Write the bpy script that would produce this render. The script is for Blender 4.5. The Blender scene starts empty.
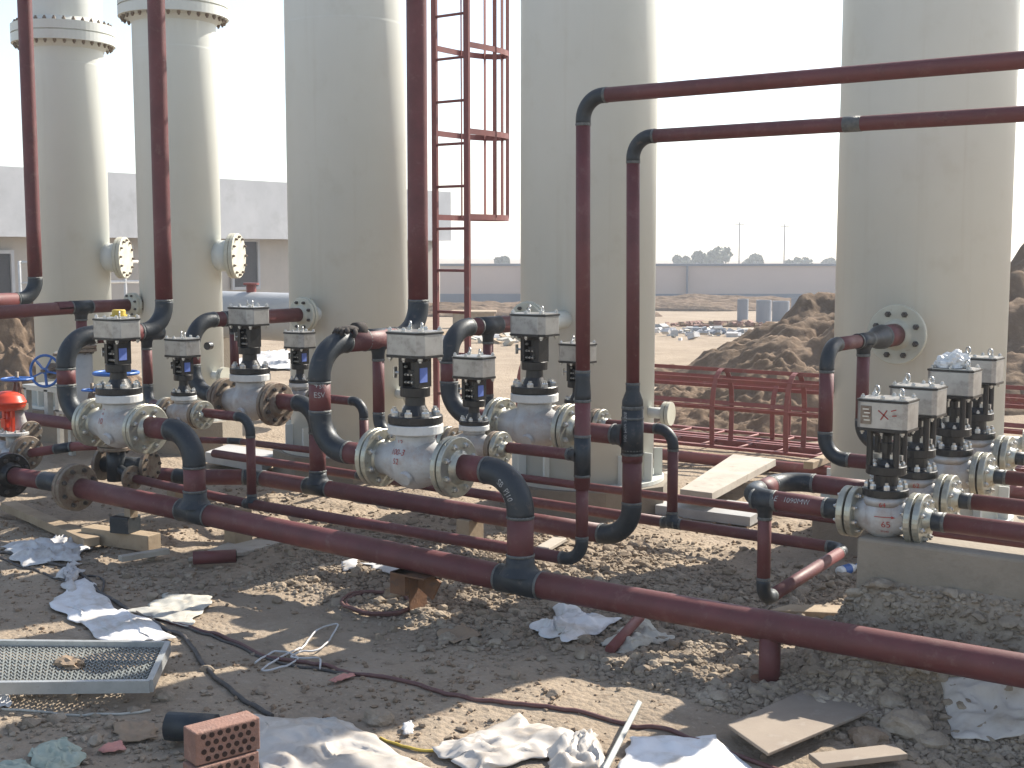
import bpy, math, random
import numpy as np
from mathutils import Vector, Matrix, Quaternion

S = bpy.context.scene
COL = S.collection
R = math.radians
random.seed(7)

# ------------------------------------------------------------------ camera
# world frame: x runs along the pipe headers, y runs across the rows, z up (metres)
F_PX = 1281.0
PITCH = math.atan(134 / F_PX)
YAW = R(36.35)
EYE = Vector((0, 0, 1.65))
FW = Vector((-math.sin(YAW) * math.cos(PITCH), math.cos(YAW) * math.cos(PITCH), -math.sin(PITCH)))
RT = Vector((math.cos(YAW), math.sin(YAW), 0))
UP = RT.cross(FW)

def ray(px, py):
    return FW + RT * ((px - 512) / F_PX) + UP * ((384 - py) / F_PX)
def on_row(px, py, v):
    d = ray(px, py); return EYE + d * (v / d.y)
def on_x(px, py, u):
    d = ray(px, py); return EYE + d * (u / d.x)
def on_z(px, py, z=0.0):
    d = ray(px, py); return EYE + d * ((z - EYE.z) / d.z)

cam_d = bpy.data.cameras.new('camera')
cam = bpy.data.objects.new('camera', cam_d); COL.objects.link(cam)
cam.location = EYE
cam.rotation_euler = (math.pi / 2 - PITCH, 0, YAW)
cam_d.sensor_width = 36; cam_d.lens = F_PX * 36 / 1024
cam_d.clip_start = 0.05; cam_d.clip_end = 3000
S.camera = cam

# ------------------------------------------------------------------ noise
def _hash(ix, iy, seed):
    n = (ix.astype(np.int64) * 374761393 + iy.astype(np.int64) * 668265263 + seed * 982451653) & 0x7fffffff
    n = ((n ^ (n >> 13)) * 1274126177) & 0x7fffffff
    n = n ^ (n >> 16)
    return (n & 0xffff) / 65535.0
def vnoise(x, y, seed=0):
    x = np.asarray(x, float); y = np.asarray(y, float)
    ix = np.floor(x); iy = np.floor(y); fx = x - ix; fy = y - iy
    fx = fx * fx * (3 - 2 * fx); fy = fy * fy * (3 - 2 * fy)
    a = _hash(ix, iy, seed); b = _hash(ix + 1, iy, seed); c = _hash(ix, iy + 1, seed); d = _hash(ix + 1, iy + 1, seed)
    return (a + (b - a) * fx) * (1 - fy) + (c + (d - c) * fx) * fy - 0.5
def fbm(x, y, seed=0, octv=4):
    t = 0; amp = 1; f = 1
    for k in range(octv):
        t = t + amp * vnoise(np.asarray(x) * f, np.asarray(y) * f, seed + k * 17); amp *= .5; f *= 2.03
    return t
def sstep(a, b, x):
    t = np.clip((np.asarray(x, float) - a) / (b - a), 0, 1); return t * t * (3 - 2 * t)

# ------------------------------------------------------------------ materials
MATS = {}
def mat(name, c1, c2=None, scale=6, rough=.6, metal=0, bump=0, bscale=60, c3=None, s3=25, t3=(.58, .7), rough2=None, spec=.5, alpha=None, detail=6, c4=None, s4=(60, 60, 60), t4=(.66, .72), a4=1.0):
    m = bpy.data.materials.new(name); m.use_nodes = True
    nt = m.node_tree; N = nt.nodes; L = nt.links
    b = N['Principled BSDF']
    b.inputs['Roughness'].default_value = rough; b.inputs['Metallic'].default_value = metal
    b.inputs['Specular IOR Level'].default_value = spec
    tc = N.new('ShaderNodeTexCoord')
    co = tc.outputs['Object']
    if c2 is None: c2 = tuple(x * .8 for x in c1)
    n = N.new('ShaderNodeTexNoise'); n.inputs['Scale'].default_value = scale; n.inputs['Detail'].default_value = detail
    n.inputs['Roughness'].default_value = .62
    L.new(co, n.inputs['Vector'])
    r = N.new('ShaderNodeMapRange'); r.inputs[1].default_value = .35; r.inputs[2].default_value = .65
    L.new(n.outputs['Fac'], r.inputs[0])
    mx = N.new('ShaderNodeMix'); mx.data_type = 'RGBA'
    mx.inputs[6].default_value = (*c1, 1); mx.inputs[7].default_value = (*c2, 1)
    L.new(r.outputs[0], mx.inputs[0]); out = mx.outputs[2]
    if c3 is not None:
        n3 = N.new('ShaderNodeTexNoise'); n3.inputs['Scale'].default_value = s3; n3.inputs['Detail'].default_value = 8
        n3.inputs['Roughness'].default_value = .7
        L.new(co, n3.inputs['Vector'])
        r3 = N.new('ShaderNodeMapRange'); r3.inputs[1].default_value = t3[0]; r3.inputs[2].default_value = t3[1]
        L.new(n3.outputs['Fac'], r3.inputs[0])
        m3 = N.new('ShaderNodeMix'); m3.data_type = 'RGBA'; m3.inputs[7].default_value = (*c3, 1)
        L.new(out, m3.inputs[6]); L.new(r3.outputs[0], m3.inputs[0]); out = m3.outputs[2]
    if c4 is not None:
        mp = N.new('ShaderNodeMapping'); mp.inputs['Scale'].default_value = s4; L.new(co, mp.inputs['Vector'])
        n4 = N.new('ShaderNodeTexNoise'); n4.inputs['Scale'].default_value = 1; n4.inputs['Detail'].default_value = 6; n4.inputs['Roughness'].default_value = .65
        L.new(mp.outputs[0], n4.inputs['Vector'])
        r4 = N.new('ShaderNodeMapRange'); r4.inputs[1].default_value = t4[0]; r4.inputs[2].default_value = t4[1]; r4.inputs[4].default_value = a4
        L.new(n4.outputs['Fac'], r4.inputs[0])
        m4 = N.new('ShaderNodeMix'); m4.data_type = 'RGBA'; m4.inputs[7].default_value = (*c4, 1)
        L.new(out, m4.inputs[6]); L.new(r4.outputs[0], m4.inputs[0]); out = m4.outputs[2]
    L.new(out, b.inputs['Base Color'])
    if rough2 is not None:
        rr = N.new('ShaderNodeMapRange'); rr.inputs[3].default_value = rough; rr.inputs[4].default_value = rough2
        L.new(n.outputs['Fac'], rr.inputs[0]); L.new(rr.outputs[0], b.inputs['Roughness'])
    if bump:
        nb = N.new('ShaderNodeTexNoise'); nb.inputs['Scale'].default_value = bscale; nb.inputs['Detail'].default_value = 6
        L.new(co, nb.inputs['Vector'])
        bp = N.new('ShaderNodeBump'); bp.inputs['Strength'].default_value = bump; bp.inputs['Distance'].default_value = .02
        L.new(nb.outputs['Fac'], bp.inputs['Height']); L.new(bp.outputs[0], b.inputs['Normal'])
    MATS[name] = m
    return m

M_red = mat('red_oxide_paint', (.128, .032, .033), (.096, .026, .027), 7, .46, bump=.06, bscale=90, c3=(.18, .095, .08), s3=16, t3=(.55, .82), c4=(.27, .20, .17), s4=(42, 42, 42), t4=(.68, .76), a4=.8, rough2=.68)
M_red2 = mat('red_oxide_dusty', (.20, .055, .048), (.15, .042, .04), 7, .62, bump=.05, bscale=90, c3=(.25, .15, .12), s3=14, t3=(.56, .8))
M_fit = mat('bare_steel_fitting', (.017, .023, .029), (.032, .038, .044), 9, .40, .25, bump=.08, bscale=70, c3=(.10, .085, .075), s3=22, t3=(.57, .76), rough2=.6, c4=(.16, .15, .14), s4=(50, 50, 50), t4=(.68, .76), a4=.7)
M_weld = mat('weld_bead', (.17, .17, .16), (.09, .10, .10), 40, .55, .5, bump=.4, bscale=200)
M_tower = mat('cream_tower_paint', (.61, .625, .58), (.575, .59, .545), 1.2, .48, bump=.02, bscale=14, c3=(.52, .52, .46), s3=3.5, t3=(.56, .85), c4=(.44, .41, .34), s4=(13, 13, .55), t4=(.56, .76), a4=.22)
M_flg = mat('zinc_flange', (.45, .435, .35), (.33, .33, .29), 10, .36, .6, bump=.06, bscale=120, c3=(.22, .18, .125), s3=22, t3=(.54, .72))
M_flg_cream = mat('cream_flange', (.52, .51, .42), (.44, .42, .33), 8, .55, c3=(.27, .20, .13), s3=24, t3=(.62, .75))
M_flg_rust = mat('rusty_flange', (.16, .12, .09), (.25, .21, .16), 14, .65, .3, bump=.1, bscale=120, c3=(.12, .05, .03), s3=26, t3=(.52, .7))
M_bolt = mat('bolt_steel', (.62, .62, .60), (.42, .42, .40), 60, .32, .8)
M_boltd = mat('dark_bolt', (.07, .06, .055), (.12, .11, .10), 60, .5, .6)
M_body = mat('silver_valve_paint', (.46, .46, .455), (.37, .365, .355), 9, .5, .2, bump=.1, bscale=90, c3=(.33, .25, .20), s3=7, t3=(.5, .72))
M_white = mat('pale_primer', (.62, .61, .58), (.52, .51, .48), 12, .55, c3=(.36, .32, .27), s3=24, t3=(.6, .8))
M_black = mat('black_paint', (.007, .007, .0075), (.014, .0135, .013), 14, .38, bump=.04, bscale=90, c3=(.085, .075, .065), s3=30, t3=(.64, .8))
M_alu = mat('brushed_aluminium', (.42, .415, .40), (.31, .305, .295), 7, .38, .65, c3=(.19, .18, .165), s3=14, t3=(.52, .78))
M_blue = mat('blue_paint', (.03, .13, .42), (.025, .10, .33), 14, .4, c3=(.10, .15, .24), s3=30)
M_bluelab = mat('blue_label', (.10, .16, .46), (.14, .20, .50), 30, .5)
M_orange = mat('orange_red_enamel', (.62, .06, .02), (.52, .045, .02), 10, .3)
M_yellow = mat('yellow_plastic', (.58, .42, .07), (.46, .33, .05), 14, .55)
M_redmark = mat('red_marker', (.34, .05, .04), (.28, .04, .035), 60, .7)
M_chalk = mat('chalk', (.46, .46, .45), (.24, .24, .24), 90, .95, detail=3)
M_blackmark = mat('black_marker', (.05, .02, .025), None, 50, .7)
M_conc = mat('concrete', (.27, .23, .18), (.21, .18, .14), 3, .9, bump=.25, bscale=50, c3=(.20, .17, .13), s3=8, t3=(.52, .75))
M_concgrey = mat('grey_concrete', (.40, .40, .39), (.33, .33, .32), 2.2, .9, bump=.12, bscale=24, c3=(.26, .26, .26), s3=1.1, t3=(.52, .75))
M_build = mat('building_render', (.44, .45, .465), (.36, .37, .385), .6, .9, bump=.1, bscale=8, c3=(.31, .315, .32), s3=.9, t3=(.5, .75))
M_build2 = mat('building_lower_wall', (.40, .37, .33), (.34, .32, .29), .8, .9)
M_wall = mat('boundary_wall_render', (.54, .46, .41), (.50, .43, .39), .25, .9)
M_wallbase = mat('boundary_wall_base', (.25, .27, .30), (.21, .23, .26), .3, .9)
M_dark = mat('dark_mesh_panel', (.018, .018, .022), (.03, .03, .034), 20, .7)
M_dirt = mat('dug_earth', (.175, .125, .088), (.125, .092, .066), 1.6, 1, bump=1.0, bscale=9, c3=(.23, .17, .12), s3=5, t3=(.5, .7), spec=.1)
M_stone = mat('grey_rubble', (.30, .245, .185), (.22, .175, .13), 11, .95, bump=.3, bscale=70, c3=(.38, .32, .25), s3=5, t3=(.5, .66), spec=.15)
M_stone2 = mat('brown_clods', (.27, .20, .14), (.20, .145, .10), 11, 1, bump=.4, bscale=60, c3=(.34, .27, .2), s3=6, t3=(.5, .66), spec=.1)
M_wood = mat('weathered_timber', (.36, .28, .19), (.27, .20, .13), 5, .85, bump=.12, bscale=40, c3=(.20, .14, .09), s3=14)
M_board = mat('grey_board', (.42, .38, .32), (.34, .30, .25), 4, .85, bump=.1, bscale=40, c3=(.24, .2, .16), s3=12, t3=(.56, .75))
M_ply = mat('plywood_sheet', (.27, .22, .17), (.22, .175, .135), 5, .8, bump=.05, bscale=50, c3=(.33, .29, .24), s3=10, t3=(.56, .75))
M_cloth = mat('white_cloth', (.58, .57, .56), (.50, .49, .48), 8, .9, c3=(.34, .29, .24), s3=10, t3=(.5, .75))
M_sack = mat('woven_sack', (.48, .46, .40), (.38, .36, .31), 14, .9, c3=(.25, .21, .17), s3=12, t3=(.54, .75))
M_plastic = mat('dusty_plastic_film', (.54, .50, .45), (.43, .39, .34), 6, .38, c3=(.36, .29, .22), s3=9, t3=(.52, .75))
M_green = mat('pale_green_cloth', (.36, .40, .33), (.29, .33, .27), 9, .9, c3=(.20, .2, .15), s3=16)
M_pink = mat('pink_card', (.55, .25, .2), (.45, .2, .17), 20, .8)
M_card = mat('cardboard', (.30, .215, .14), (.25, .18, .12), 14, .9)
M_galv = mat('galvanised_steel', (.50, .51, .50), (.42, .43, .42), 18, .45, .6, c3=(.34, .33, .31), s3=40)
M_brick = mat('fired_brick', (.26, .145, .11), (.20, .115, .09), 14, .9, bump=.3, bscale=120, c3=(.33, .21, .165), s3=26, t3=(.55, .7))
M_hole = mat('brick_hole', (.035, .018, .014), None, 20, 1)
M_hose = mat('black_rubber', (.04, .036, .034), (.07, .06, .055), 22, .6, c3=(.16, .12, .09), s3=30, t3=(.55, .75))
M_hosered = mat('red_rubber_hose', (.14, .06, .052), (.11, .048, .044), 22, .55, c3=(.18, .12, .09), s3=30, t3=(.55, .75))
M_rust = mat('rusty_steel', (.20, .10, .05), (.12, .06, .035), 12, .8, .2, bump=.15, bscale=90, c3=(.07, .06, .055), s3=18, t3=(.54, .7))
M_tank = mat('grey_tank_paint', (.36, .37, .38), (.31, .32, .33), 3, .5)
M_glove = mat('dirty_glove', (.055, .045, .04), (.03, .025, .022), 40, .95)
M_sheet = mat('pale_sheeting', (.70, .70, .71), (.60, .59, .58), 5, .6, c3=(.38, .33, .27), s3=6, t3=(.5, .72))
M_bar = mat('grey_painted_steel', (.24, .26, .25), (.19, .2, .19), 12, .5)
M_bag = mat('clear_bag', (.72, .72, .70), (.60, .60, .58), 18, .3)
M_bark = mat('tree_bark', (.10, .08, .06), None, 4, .9)
M_leaf = mat('tree_leaf', (.07, .09, .045), (.05, .075, .035), .7, .8)
M_pole = mat('utility_pole', (.22, .21, .2), None, 2, .9)

def ground_mat():
    m = bpy.data.materials.new('site_ground'); m.use_nodes = True
    nt = m.node_tree; N = nt.nodes; L = nt.links; b = N['Principled BSDF']
    b.inputs['Roughness'].default_value = 1; b.inputs['Specular IOR Level'].default_value = .1
    tc = N.new('ShaderNodeTexCoord'); co = tc.outputs['Object']
    def noise(s, d=8, r=.65):
        n = N.new('ShaderNodeTexNoise'); n.inputs['Scale'].default_value = s; n.inputs['Detail'].default_value = d; n.inputs['Roughness'].default_value = r
        L.new(co, n.inputs['Vector']); return n.outputs['Fac']
    def rng(x, a, c):
        r = N.new('ShaderNodeMapRange'); r.inputs[1].default_value = a; r.inputs[2].default_value = c; L.new(x, r.inputs[0]); return r.outputs[0]
    def mix(a, c, f):
        x = N.new('ShaderNodeMix'); x.data_type = 'RGBA'
        for i, q in ((6, a), (7, c)):
            if isinstance(q, tuple): x.inputs[i].default_value = (*q, 1)
            else: L.new(q, x.inputs[i])
        L.new(f, x.inputs[0]); return x.outputs[2]
    c = mix((.34, .275, .205), (.27, .215, .16), rng(noise(.9), .38, .62))
    c = mix(c, (.375, .305, .235), rng(noise(3.1), .54, .7))
    c = mix(c, (.195, .15, .112), rng(noise(7.5), .56, .7))
    vo = N.new('ShaderNodeTexVoronoi'); vo.inputs['Scale'].default_value = 38; vo.inputs['Randomness'].default_value = 1
    L.new(co, vo.inputs['Vector'])
    c = mix(c, (.36, .30, .235), rng(noise(46, 4), .58, .68))
    L.new(c, b.inputs['Base Color'])
    ad = N.new('ShaderNodeMath'); ad.operation = 'ADD'
    L.new(noise(28, 8, .7), ad.inputs[0])
    mu = N.new('ShaderNodeMath'); mu.operation = 'MULTIPLY'; mu.inputs[1].default_value = -.5
    L.new(vo.outputs['Distance'], mu.inputs[0]); L.new(mu.outputs[0], ad.inputs[1])
    bp = N.new('ShaderNodeBump'); bp.inputs['Strength'].default_value = .55; bp.inputs['Distance'].default_value = .03
    L.new(ad.outputs[0], bp.inputs['Height']); L.new(bp.outputs[0], b.inputs['Normal'])
    return m
M_ground = ground_mat()

# ------------------------------------------------------------------ mesh builder
class MB:
    def __init__(s): s.v = []; s.f = []; s.m = []; s.sm = []
    def add(s, vs, fs, mi=0, smooth=False):
        o = len(s.v); s.v.extend([Vector(x) for x in vs])
        for f in fs:
            s.f.append(tuple(i + o for i in f)); s.m.append(mi); s.sm.append(smooth)
    def box(s, c, size, rot=None, mi=0):
        c = Vector(c); hx, hy, hz = (x / 2 for x in size)
        vs = [Vector((x * hx, y * hy, z * hz)) for z in (-1, 1) for y in (-1, 1) for x in (-1, 1)]
        if rot is not None: vs = [rot @ v for v in vs]
        s.add([c + v for v in vs], [(0, 2, 3, 1), (4, 5, 7, 6), (0, 1, 5, 4), (2, 6, 7, 3), (0, 4, 6, 2), (1, 3, 7, 5)], mi)
    def bar(s, a, b, w, h, mi=0, up=Vector((0, 0, 1))):
        a = Vector(a); b = Vector(b); d = b - a; L = d.length; d.normalize()
        if abs(d.dot(up)) > .98: up = Vector((0, 1, 0))
        x = d; y = up.cross(x).normalized(); z = x.cross(y)
        s.box((a + b) / 2, (L, w, h), Matrix((x, y, z)).transposed(), mi)
    def lathe(s, prof, c=(0, 0, 0), axis=(0, 0, 1), n=28, mi=0, smooth=False, cap0=True, cap1=True):
        c = Vector(c); q = Vector((0, 0, 1)).rotation_difference(Vector(axis).normalized()).to_matrix()
        vs = []
        for r, z in prof:
            for k in range(n):
                a = 2 * math.pi * k / n; vs.append(c + q @ Vector((r * math.cos(a), r * math.sin(a), z)))
        fs = []; P = len(prof)
        for i in range(P - 1):
            for k in range(n):
                fs.append((i * n + k, i * n + (k + 1) % n, (i + 1) * n + (k + 1) % n, (i + 1) * n + k))
        s.add(vs, fs, mi, smooth)
        o = len(s.v) - len(vs)
        if cap0 and prof[0][0] > 1e-5: s.f.append(tuple(o + k for k in reversed(range(n)))); s.m.append(mi); s.sm.append(False)
        if cap1 and prof[-1][0] > 1e-5: s.f.append(tuple(o + (P - 1) * n + k for k in range(n))); s.m.append(mi); s.sm.append(False)
    def tube(s, pts, r, n=20, mi=0, caps=True, radii=None):
        pts = [Vector(p) for p in pts]; P = len(pts)
        tan = [(pts[min(i + 1, P - 1)] - pts[max(i - 1, 0)]).normalized() for i in range(P)]
        ref = Vector((0, 0, 1)) if abs(tan[0].z) < .9 else Vector((0, 1, 0))
        nrm = (ref - tan[0] * ref.dot(tan[0])).normalized()
        vs = []
        for i in range(P):
            if i:
                q = tan[i - 1].rotation_difference(tan[i]); nrm = (q @ nrm); nrm = (nrm - tan[i] * nrm.dot(tan[i])).normalized()
            b = tan[i].cross(nrm); rr = radii[i] if radii else r
            for k in range(n):
                a = 2 * math.pi * k / n; vs.append(pts[i] + (nrm * math.cos(a) + b * math.sin(a)) * rr)
        fs = [(i * n + k, i * n + (k + 1) % n, (i + 1) * n + (k + 1) % n, (i + 1) * n + k) for i in range(P - 1) for k in range(n)]
        s.add(vs, fs, mi, True)
        if caps:
            o = len(s.v) - len(vs)
            s.f.append(tuple(o + k for k in reversed(range(n)))); s.m.append(mi); s.sm.append(False)
            s.f.append(tuple(o + (P - 1) * n + k for k in range(n))); s.m.append(mi); s.sm.append(False)
    def sphere(s, c, r, n=20, m=12, mi=0, sc=(1, 1, 1)):
        c = Vector(c); prof = [(max(1e-6, math.sin(math.pi * i / m)), -math.cos(math.pi * i / m)) for i in range(m + 1)]
        vs = [c + Vector((p[0] * math.cos(2 * math.pi * k / n) * r * sc[0], p[0] * math.sin(2 * math.pi * k / n) * r * sc[1], p[1] * r * sc[2])) for p in prof for k in range(n)]
        fs = [(i * n + k, i * n + (k + 1) % n, (i + 1) * n + (k + 1) % n, (i + 1) * n + k) for i in range(m) for k in range(n)]
        s.add(vs, fs, mi, True)
    def prism(s, poly, z0, z1, mi=0):
        n = len(poly)
        vs = [Vector((x, y, z0)) for x, y in poly] + [Vector((x, y, z1)) for x, y in poly]
        fs = [tuple(reversed(range(n))), tuple(range(n, 2 * n))] + [(k, (k + 1) % n, n + (k + 1) % n, n + k) for k in range(n)]
        s.add(vs, fs, mi)
    def build(s, name, mats, parent=None, bevel=0, loc=None):
        if not isinstance(mats, (list, tuple)): mats = [mats]
        me = bpy.data.meshes.new(name)
        off = parent_loc(parent) if parent else Vector(loc if loc is not None else (0, 0, 0))
        me.from_pydata([tuple(v - off) for v in s.v], [], s.f)
        me.polygons.foreach_set('material_index', s.m); me.polygons.foreach_set('use_smooth', s.sm)
        for m in mats: me.materials.append(m)
        me.update()
        o = bpy.data.objects.new(name, me); COL.objects.link(o)
        if parent: o.parent = parent
        else: o.location = off
        if bevel:
            b = o.modifiers.new('bevel', 'BEVEL'); b.width = bevel; b.segments = 2; b.limit_method = 'ANGLE'; b.angle_limit = R(40)
        return o

def parent_loc(o):
    l = Vector((0, 0, 0))
    while o: l += o.location; o = o.parent
    return l
def tag(o, label=None, cat=None, group=None, kind=None):
    if label: o['label'] = label
    if cat: o['category'] = cat
    if group: o['group'] = group
    if kind: o['kind'] = kind
    return o
def thing(name, label, cat, loc, group=None):
    o = bpy.data.objects.new(name, None); COL.objects.link(o); o.location = loc; o.empty_display_size = .1
    return tag(o, label, cat, group)
def copy_tree(o, parent=None):
    c = o.copy(); COL.objects.link(c)
    if parent: c.parent = parent
    for ch in list(o.children): copy_tree(ch, c)
    return c

# ------------------------------------------------------------------ sky and sun
SUN_EL, SUN_AZ = R(39), R(13.5)
w = bpy.data.worlds.new('World'); S.world = w; w.use_nodes = True
nt = w.node_tree; bg = nt.nodes['Background']
sky = nt.nodes.new('ShaderNodeTexSky'); sky.sky_type = 'NISHITA'; sky.sun_disc = False
sky.sun_elevation = SUN_EL; sky.sun_rotation = SUN_AZ; sky.dust_density = 1.0; sky.air_density = 1.0; sky.ozone_density = 1.0
hs = nt.nodes.new('ShaderNodeHueSaturation'); hs.inputs['Saturation'].default_value = .80
nt.links.new(sky.outputs[0], hs.inputs['Color']); nt.links.new(hs.outputs[0], bg.inputs[0]); bg.inputs[1].default_value = .118
ld = bpy.data.lights.new('sun', 'SUN'); ld.energy = 4.7; ld.angle = R(.55); ld.color = (1, .93, .82)
lo = bpy.data.objects.new('sun', ld); COL.objects.link(lo)
sdir = Vector((math.sin(SUN_AZ) * math.cos(SUN_EL), math.cos(SUN_AZ) * math.cos(SUN_EL), math.sin(SUN_EL)))
lo.rotation_euler = sdir.to_track_quat('Z', 'Y').to_euler(); lo.location = (0, 0, 20)
vs_ = S.view_settings; vs_.view_transform = 'Standard'; vs_.look = 'None'; vs_.exposure = 1.08; vs_.gamma = 1; vs_.use_curve_mapping = False

# ------------------------------------------------------------------ ground
def gz(u, v):
    u = np.asarray(u, float); v = np.asarray(v, float)
    z = .05 * fbm(u * .8, v * .8, 3) + .02 * fbm(u * 3.5, v * 3.5, 9)
    near = sstep(9, 6, v) * sstep(-11, -8, u) * sstep(4, 2, u)
    z = z + near * (.010 * fbm(u * 14, v * 14, 21, 3))
    bank = sstep(-2.02, -1.72, u) * sstep(4.42, 4.70, v) * (1 - sstep(4.78, 4.90, v)) * .32 + .08 * sstep(-2.3, -1.7, u) * sstep(4.1, 4.5, v) * (1 - sstep(4.8, 4.95, v))
    z = z + near * sstep(4.0, 4.5, v) * .03 * fbm(u * 6, v * 6, 41, 3)
    z = z + bank + .03 * sstep(3.9, 4.6, v) * (1 - sstep(4.8, 5.1, v)) * fbm(u * 2.2, v * 2.2, 31, 3)
    dist = np.sqrt(u * u + v * v)
    z = z - 1.0 * sstep(13, 60, dist)
    return z
def gz1(u, v): return float(gz(np.array([u]), np.array([v]))[0])

def on_ground(px, py, lift=0.0):
    z = 0.0
    for _ in range(40): p = on_z(px, py, z); z = .5 * z + .5 * (gz1(p.x, p.y) + lift)
    return on_z(px, py, z)

def axis_lines(a, b, step, lo_, hi_, growth=1.22):
    xs = list(np.arange(a, b + 1e-6, step)); d = step; x = xs[-1]; 
    while x < hi_: d *= growth; x += d; xs.append(x)
    d = step; x = a; left = []
    while x > lo_: d *= growth; x -= d; left.append(x)
    return np.array(left[::-1] + xs)
def grid_object(name, X, Y, Z, m, smooth=True):
    nx, ny = X.shape
    v = np.stack([X, Y, Z], -1).reshape(-1, 3)
    idx = np.arange(nx * ny).reshape(nx, ny)
    f = np.stack([idx[:-1, :-1], idx[1:, :-1], idx[1:, 1:], idx[:-1, 1:]], -1).reshape(-1, 4)
    me = bpy.data.meshes.new(name); me.vertices.add(len(v)); me.vertices.foreach_set('co', v.ravel())
    me.loops.add(f.size); me.loops.foreach_set('vertex_index', f.ravel().astype(np.int32))
    me.polygons.add(len(f)); me.polygons.foreach_set('loop_start', np.arange(0, f.size, 4, dtype=np.int32)); me.polygons.foreach_set('loop_total', np.full(len(f), 4, np.int32))
    me.update(calc_edges=True); me.validate()
    me.polygons.foreach_set('use_smooth', np.full(len(me.polygons), smooth)); me.materials.append(m)
    o = bpy.data.objects.new(name, me); COL.objects.link(o); return o
xs = axis_lines(-9.5, .6, .035, -300, 160); ys = axis_lines(1.3, 7.4, .035, -60, 300)
X, Y = np.meshgrid(xs, ys, indexing='ij')
tag(grid_object('ground', X, Y, gz(X, Y), M_ground), kind='structure')

def mound(name, cu, cv, ru, rv, h, seed, label=None, rot=0, rough=.5, n=180, pw=1.3):
    a = np.linspace(-1.15, 1.15, n); U, V = np.meshgrid(a, a, indexing='ij')
    rr = np.sqrt(U * U + V * V) + .22 * fbm(U * 2.2 + seed, V * 2.2, seed, 3)
    prof = np.clip(1 - rr, 0, 1) ** pw
    ca, sa = math.cos(rot), math.sin(rot)
    XX = cu + U * ru * ca - V * rv * sa; YY = cv + U * ru * sa + V * rv * ca
    Z = h * prof * (1 + rough * fbm(U * 5, V * 5, seed + 5, 3)) + h * .13 * sstep(0, .2, prof) * fbm(U * 13, V * 13, seed + 8, 4) + .05 * sstep(0, .1, prof) * fbm(U * 34, V * 34, seed + 2, 3)
    Z = Z + gz(XX, YY) - .12 * (prof < .01) + .01
    return tag(grid_object(name, XX, YY, Z, M_dirt), kind='structure')

# ------------------------------------------------------------------ loose stones
def ico(sub):
    import bmesh
    bm = bmesh.new(); bmesh.ops.create_icosphere(bm, subdivisions=sub, radius=1)
    v = np.array([x.co[:] for x in bm.verts]); f = np.array([[q.index for q in x.verts] for x in bm.faces]); bm.free(); return v, f
IC1, IC2 = ico(1), ico(2)
rng = np.random.default_rng(11)
def stones(name, P, size, base, m):
    """one mesh of angular stones lying at P (n,2)"""
    v0, f0 = base; n = len(P); k = len(v0)
    var = []
    for q in range(14):
        j = v0 * (1 + .34 * (rng.random((k, 1)) - .5)) + .22 * (rng.random((k, 3)) - .5)
        for _ in range(3):
            d = rng.normal(size=3); d /= np.linalg.norm(d); t = j @ d; lim = .35 + .4 * rng.random()
            j = j - np.outer(np.clip(t - lim, 0, None), d)
        var.append(j)
    var = np.array(var)
    s = size[:, None] * np.stack([.8 + .6 * rng.random(n), .7 + .45 * rng.random(n), .5 + .35 * rng.random(n)], 1)
    a = rng.random(n) * 6.283; tl = (rng.random(n) - .5) * .9
    L = var[rng.integers(0, 14, n)] * s[:, None, :]
    ct, st = np.cos(tl)[:, None], np.sin(tl)[:, None]
    y = L[:, :, 1] * ct - L[:, :, 2] * st; z = L[:, :, 1] * st + L[:, :, 2] * ct; x = L[:, :, 0]
    ca, sa = np.cos(a)[:, None], np.sin(a)[:, None]
    V = np.stack([x * ca - y * sa + P[:, :1], x * sa + y * ca + P[:, 1:2], z + (gz(P[:, 0], P[:, 1]) + s[:, 2] * .35)[:, None]], -1).reshape(-1, 3)
    Fc = (f0[None] + (np.arange(n) * k)[:, None, None]).reshape(-1, 3)
    me = bpy.data.meshes.new(name); me.vertices.add(len(V)); me.vertices.foreach_set('co', V.ravel())
    me.loops.add(Fc.size); me.loops.foreach_set('vertex_index', Fc.ravel().astype(np.int32))
    me.polygons.add(len(Fc)); me.polygons.foreach_set('loop_start', np.arange(0, Fc.size, 3, dtype=np.int32)); me.polygons.foreach_set('loop_total', np.full(len(Fc), 3, np.int32))
    me.update(calc_edges=True); me.polygons.foreach_set('use_smooth', np.zeros(len(Fc), bool)); me.materials.append(m)
    o = bpy.data.objects.new(name, me); COL.objects.link(o); return o
def sample(n, dens, box=(-7.5, .2, 1.9, 7.2)):
    out = []
    while sum(len(q) for q in out) < n:
        p = np.stack([box[0] + (box[1] - box[0]) * rng.random(40000), box[2] + (box[3] - box[2]) * rng.random(40000)], 1)
        out.append(p[rng.random(40000) < dens(p[:, 0], p[:, 1])])
    return np.concatenate(out)[:n]
def blob(u, v, cu, cv, ru, rv): return np.exp(-(((u - cu) / ru) ** 2 + ((v - cv) / rv) ** 2))
def pblob(u, v, px, py, rx, ry):
    c = on_z(px, py); return blob(u, v, c.x, c.y, rx, ry)
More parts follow.
